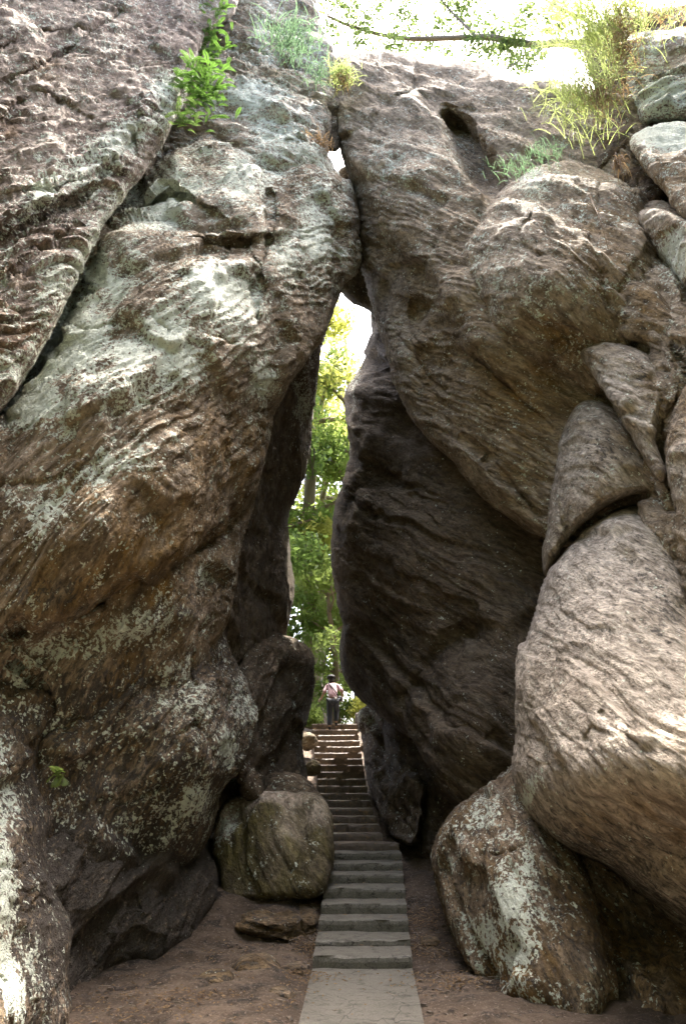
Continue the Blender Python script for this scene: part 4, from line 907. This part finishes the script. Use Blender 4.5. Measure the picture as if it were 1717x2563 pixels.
# loose stones
def stone(px, py, Yd, r, label, rs, own=False):
    p = pt(px, py, Yd); z = p.z if own else gz_at(p.x, p.y)
    import bmesh
    bm = bmesh.new(); bmesh.ops.create_icosphere(bm, subdivisions=4, radius=1)
    V = np.array([v.co[:] for v in bm.verts]); F = np.array([[v.index for v in f.verts] for f in bm.faces]); bm.free()
    V = V * (1 + .25 * fbm(V * 1.3 + rs, 3, rs))[:, None] * [r*1.15, r, r*(.85 if own else .6)]
    a = rs * 1.3; V[:, :2] = V[:, :2] @ np.array([[math.cos(a), -math.sin(a)], [math.sin(a), math.cos(a)]]); V += [0, 0, r*.15]
    o = mesh_obj('stone', V, F, M['rock_mossy'] if own else M['rock_left']); o.location = (p.x, p.y, z + (-.08 if own else .02))
    fa = o.data.attributes.new('flow', 'FLOAT_VECTOR', 'POINT'); fa.data.foreach_set('vector', (V + rs).astype(np.float32).ravel())
    za = o.data.attributes.new('zone', 'FLOAT_COLOR', 'POINT'); za.data.foreach_set('color', np.tile([.1, .4, .2, .3] if own else [0, .3, 0, .5], len(V)).astype(np.float32))
    tag(o, label, 'stone', 'loose stones')
stone(770, 1852, 20.6, .26, 'sunlit stone beside the left edge of the upper stairs', 1, True)
stone(783, 1918, 18.2, .21, 'darker stone below the sunlit one at the left stair edge', 3, True)
stone(975, 2085, 14.2, .2, 'small rusty stone where the narrow stairs meet the wide steps, right side', 4)
stone(935, 1805, 21.5, .3, 'sunlit stone at the top right of the stairs', 5)

for q, (px, py, Yd, r, lab) in enumerate([(640,2400,9.6,.26,'flat stone set in the soil below the worn rock hump'),(735,2400,9.8,.16,'small flat stone next to the left edge of the path'),
        (540,2440,9.1,.17,'flat stone at the foot of the dark buttress'),(1075,2330,10.8,.12,'stone between the path and the egg-shaped boulder'),(700,2500,8.5,.12,'half-buried stone nearest the viewer on the left soil')]):
    stone(px, py, Yd, r, lab, 20 + q)

# low posts at the top of the stairs
GP = 'posts at the top of the stairs'
for i, (px, lab) in enumerate([(893, 'short stone post nearest the stairs, at the top right'), (908, 'middle of the three short stone posts at the stair top'), (924, 'short stone post farthest right at the stair top')]):
    p = pt(px, 1800, 23.6); mb = MB(); z = gz_at(p.x, p.y)
    mb.tube([(0, 0, -.2), (0, 0, .1), (.01, 0, .38), (.01, 0, .42)], [.07, .068, .06, .045], 8); o = mb.build('stone_post', M['stone_step']); o.location = (p.x, p.y, max(z, Sz[-1]-.05)); tag(o, lab, 'post', GP)

# ------------------------------------------------------------------ the person
def flatmat(name, c, rough=.8, nscale=20):
    N = NT(name); tc = N.n('ShaderNodeTexCoord').outputs['Object']
    N.L(N.mix(N.noise(tc, nscale, 4, .6), tuple(a * .8 for a in c), tuple(min(1, a * 1.2) for a in c)), N.b.inputs['Base Color']); N.b.inputs['Roughness'].default_value = rough
    N.L(N.bump(N.noise(tc, nscale * .6, 3), .01), N.b.inputs['Normal']); return N.m
M['skin'] = flatmat('skin', (.30, .19, .13), .55); M['pink'] = flatmat('pink_shirt', (.42, .28, .31)); M['trousers'] = flatmat('dark_trousers', (.018, .024, .034))
M['black'] = flatmat('black_fabric', (.02, .02, .022)); M['hair'] = flatmat('black_hair', (.015, .013, .012), .5); M['white'] = flatmat('white_cloth', (.7, .7, .7))
def skin(name, verts, edges, rad, mat, parent, root=0, sub=2):
    me = bpy.data.meshes.new(name); me.from_pydata([tuple(v) for v in verts], edges, []); o = bpy.data.objects.new(name, me); COL.objects.link(o); o.parent = parent
    me.materials.append(mat)
    o.modifiers.new('skin', 'SKIN'); me.skin_vertices or me.skin_vertices
    sv = me.skin_vertices[0].data
    for i, r in enumerate(rad): sv[i].radius = (r, r) if not hasattr(r, '__len__') else r; sv[i].use_root = (i == root)
    s = o.modifiers.new('sub', 'SUBSURF'); s.levels = sub; s.render_levels = sub
    dg = bpy.context.evaluated_depsgraph_get(); m2 = bpy.data.meshes.new_from_object(o.evaluated_get(dg)); o.modifiers.clear(); o.data = m2
    m2.polygons.foreach_set('use_smooth', [True] * len(m2.polygons))
    if not m2.materials: m2.materials.append(mat)
    return o
def person():
    k = 23; i = len(STEPS) - 2
    base = Vector((pt(833, 1812, Sy[i] + .25).x, Sy[i] + .22, Sz[i] + .01))
    t = tag(empty('person', base), 'person in pink shirt and dark trousers climbing the top stairs', 'person')
    # local frame: +y away from camera (the way the person walks), z up; bent forward
    pel = Vector((0, 0, .90)); V = [pel, (-.01, .07, 1.08), (-.02, .22, 1.26), (-.03, .32, 1.37), (-.04, .39, 1.43), (-.06, .45, 1.50), (-.06, .47, 1.60),       # 0..6
         (-.09, 0, .86), (-.10, -.02, .50), (-.09, -.16, .10), (-.09, -.06, .03),          # left leg (trailing, on the lower step) 7..10
         (.09, .03, .86), (.11, .22, .60), (.10, .12, .24), (.10, .22, .16),              # right leg stepping up 11..14
         (-.19, .32, 1.34), (-.29, .16, 1.12), (-.36, .26, .98), (-.40, .28, .93),          # left arm 15..18
         (.17, .32, 1.35), (.29, .14, 1.16), (.28, .24, 1.0), (.28, .28, .94)]            # right arm 19..22
    E = [(0,1),(1,2),(2,3),(3,4),(4,5),(5,6),(0,7),(7,8),(8,9),(9,10),(0,11),(11,12),(12,13),(13,14),(3,15),(15,16),(16,17),(17,18),(3,19),(19,20),(20,21),(21,22)]
    rd = [(.13,.10),(.125,.095),(.15,.10),(.12,.085),(.05,.05),(.078,.088),(.06,.07),.085,.058,.04,.035,.085,.058,.04,.035,.055,.042,.032,.03,.055,.042,.032,.03]
    # fingers
    for (w, e) in ((17, 18), (21, 22)):
        b = Vector(V[e]); d = (b - Vector(V[w])).normalized(); s = d.cross(Vector((0, 0, 1))).normalized()
        for f, (off, ln) in enumerate(((-.027, .065), (-.009, .08), (.009, .075), (.027, .055))):
            a = len(V); V += [tuple(b + s*off + d*.03), tuple(b + s*off + d*(.03+ln*.55) ), tuple(b + s*off + d*(.03+ln*.8) + Vector((0, -.03, -.01)))]; E += [(e, a), (a, a+1), (a+1, a+2)]; rd += [.009, .0085, .007]
        a = len(V); V += [tuple(b + Vector((0, -.035, .0))), tuple(b + Vector((0, -.055, -.02)) + d*.03)]; E += [(e, a), (a, a+1)]; rd += [.011, .009]
    body = skin('body', V, E, rd, M['skin'], t)
    hv = [Vector(v) for v in V[:23]]
    skin('shirt', [(0, 0, .90), hv[1], hv[2], hv[3], hv[15], hv[16], hv[19], hv[20], (-.035, .36, 1.40)], [(0,1),(1,2),(2,3),(3,4),(4,5),(3,6),(6,7),(3,8)], [(.16,.12),(.155,.12),(.175,.12),(.14,.10),.072,.062,.072,.062,.065], M['pink'], t)
    skin('trousers', [(0, 0, .93), hv[7], hv[8], hv[9], hv[11], hv[12], hv[13]], [(0,1),(1,2),(2,3),(0,4),(4,5),(5,6)], [(.165,.14),.125,.092,.072,.125,.092,.072], M['trousers'], t)
    skin('shoe', [hv[9] + Vector((0, -.03, -.04)), hv[10] + Vector((0, .10, -.0))], [(0,1)], [.05, .045], M['black'], t); skin('shoe', [hv[13] + Vector((0, -.03, -.04)), hv[14] + Vector((0, .08, 0))], [(0,1)], [.05, .045], M['black'], t)
    skin('hair', [(-.06, .43, 1.49), (-.06, .44, 1.57), (-.06, .46, 1.63)], [(0,1),(1,2)], [.075, .098, .06], M['hair'], t)
    mb = MB(); mb.tube([(-.06,.48,1.63),(-.06,.49,1.66),(-.06,.495,1.71),(-.06,.50,1.73)], [.15,.105,.10,.05], 14); mb.build('hat', M['black'], t)
    t.scale = (.94, .94, .94)
    mb = MB(); mb.tube([(-.15,.26,1.44),(-.08,.13,1.36),(.04,.0,1.2),(.17,-.04,1.0)], [.018]*4, 6); mb.build('bag_strap', M['black'], t)
    skin('bag', [(.20, .0, 1.02), (.22, .02, .84)], [(0,1)], [(.07,.09), (.08,.10)], M['black'], t)
    skin('cloth', [(.07, -.13, .97), (.09, -.14, .90)], [(0,1)], [.035, .03], M['white'], t)
person()
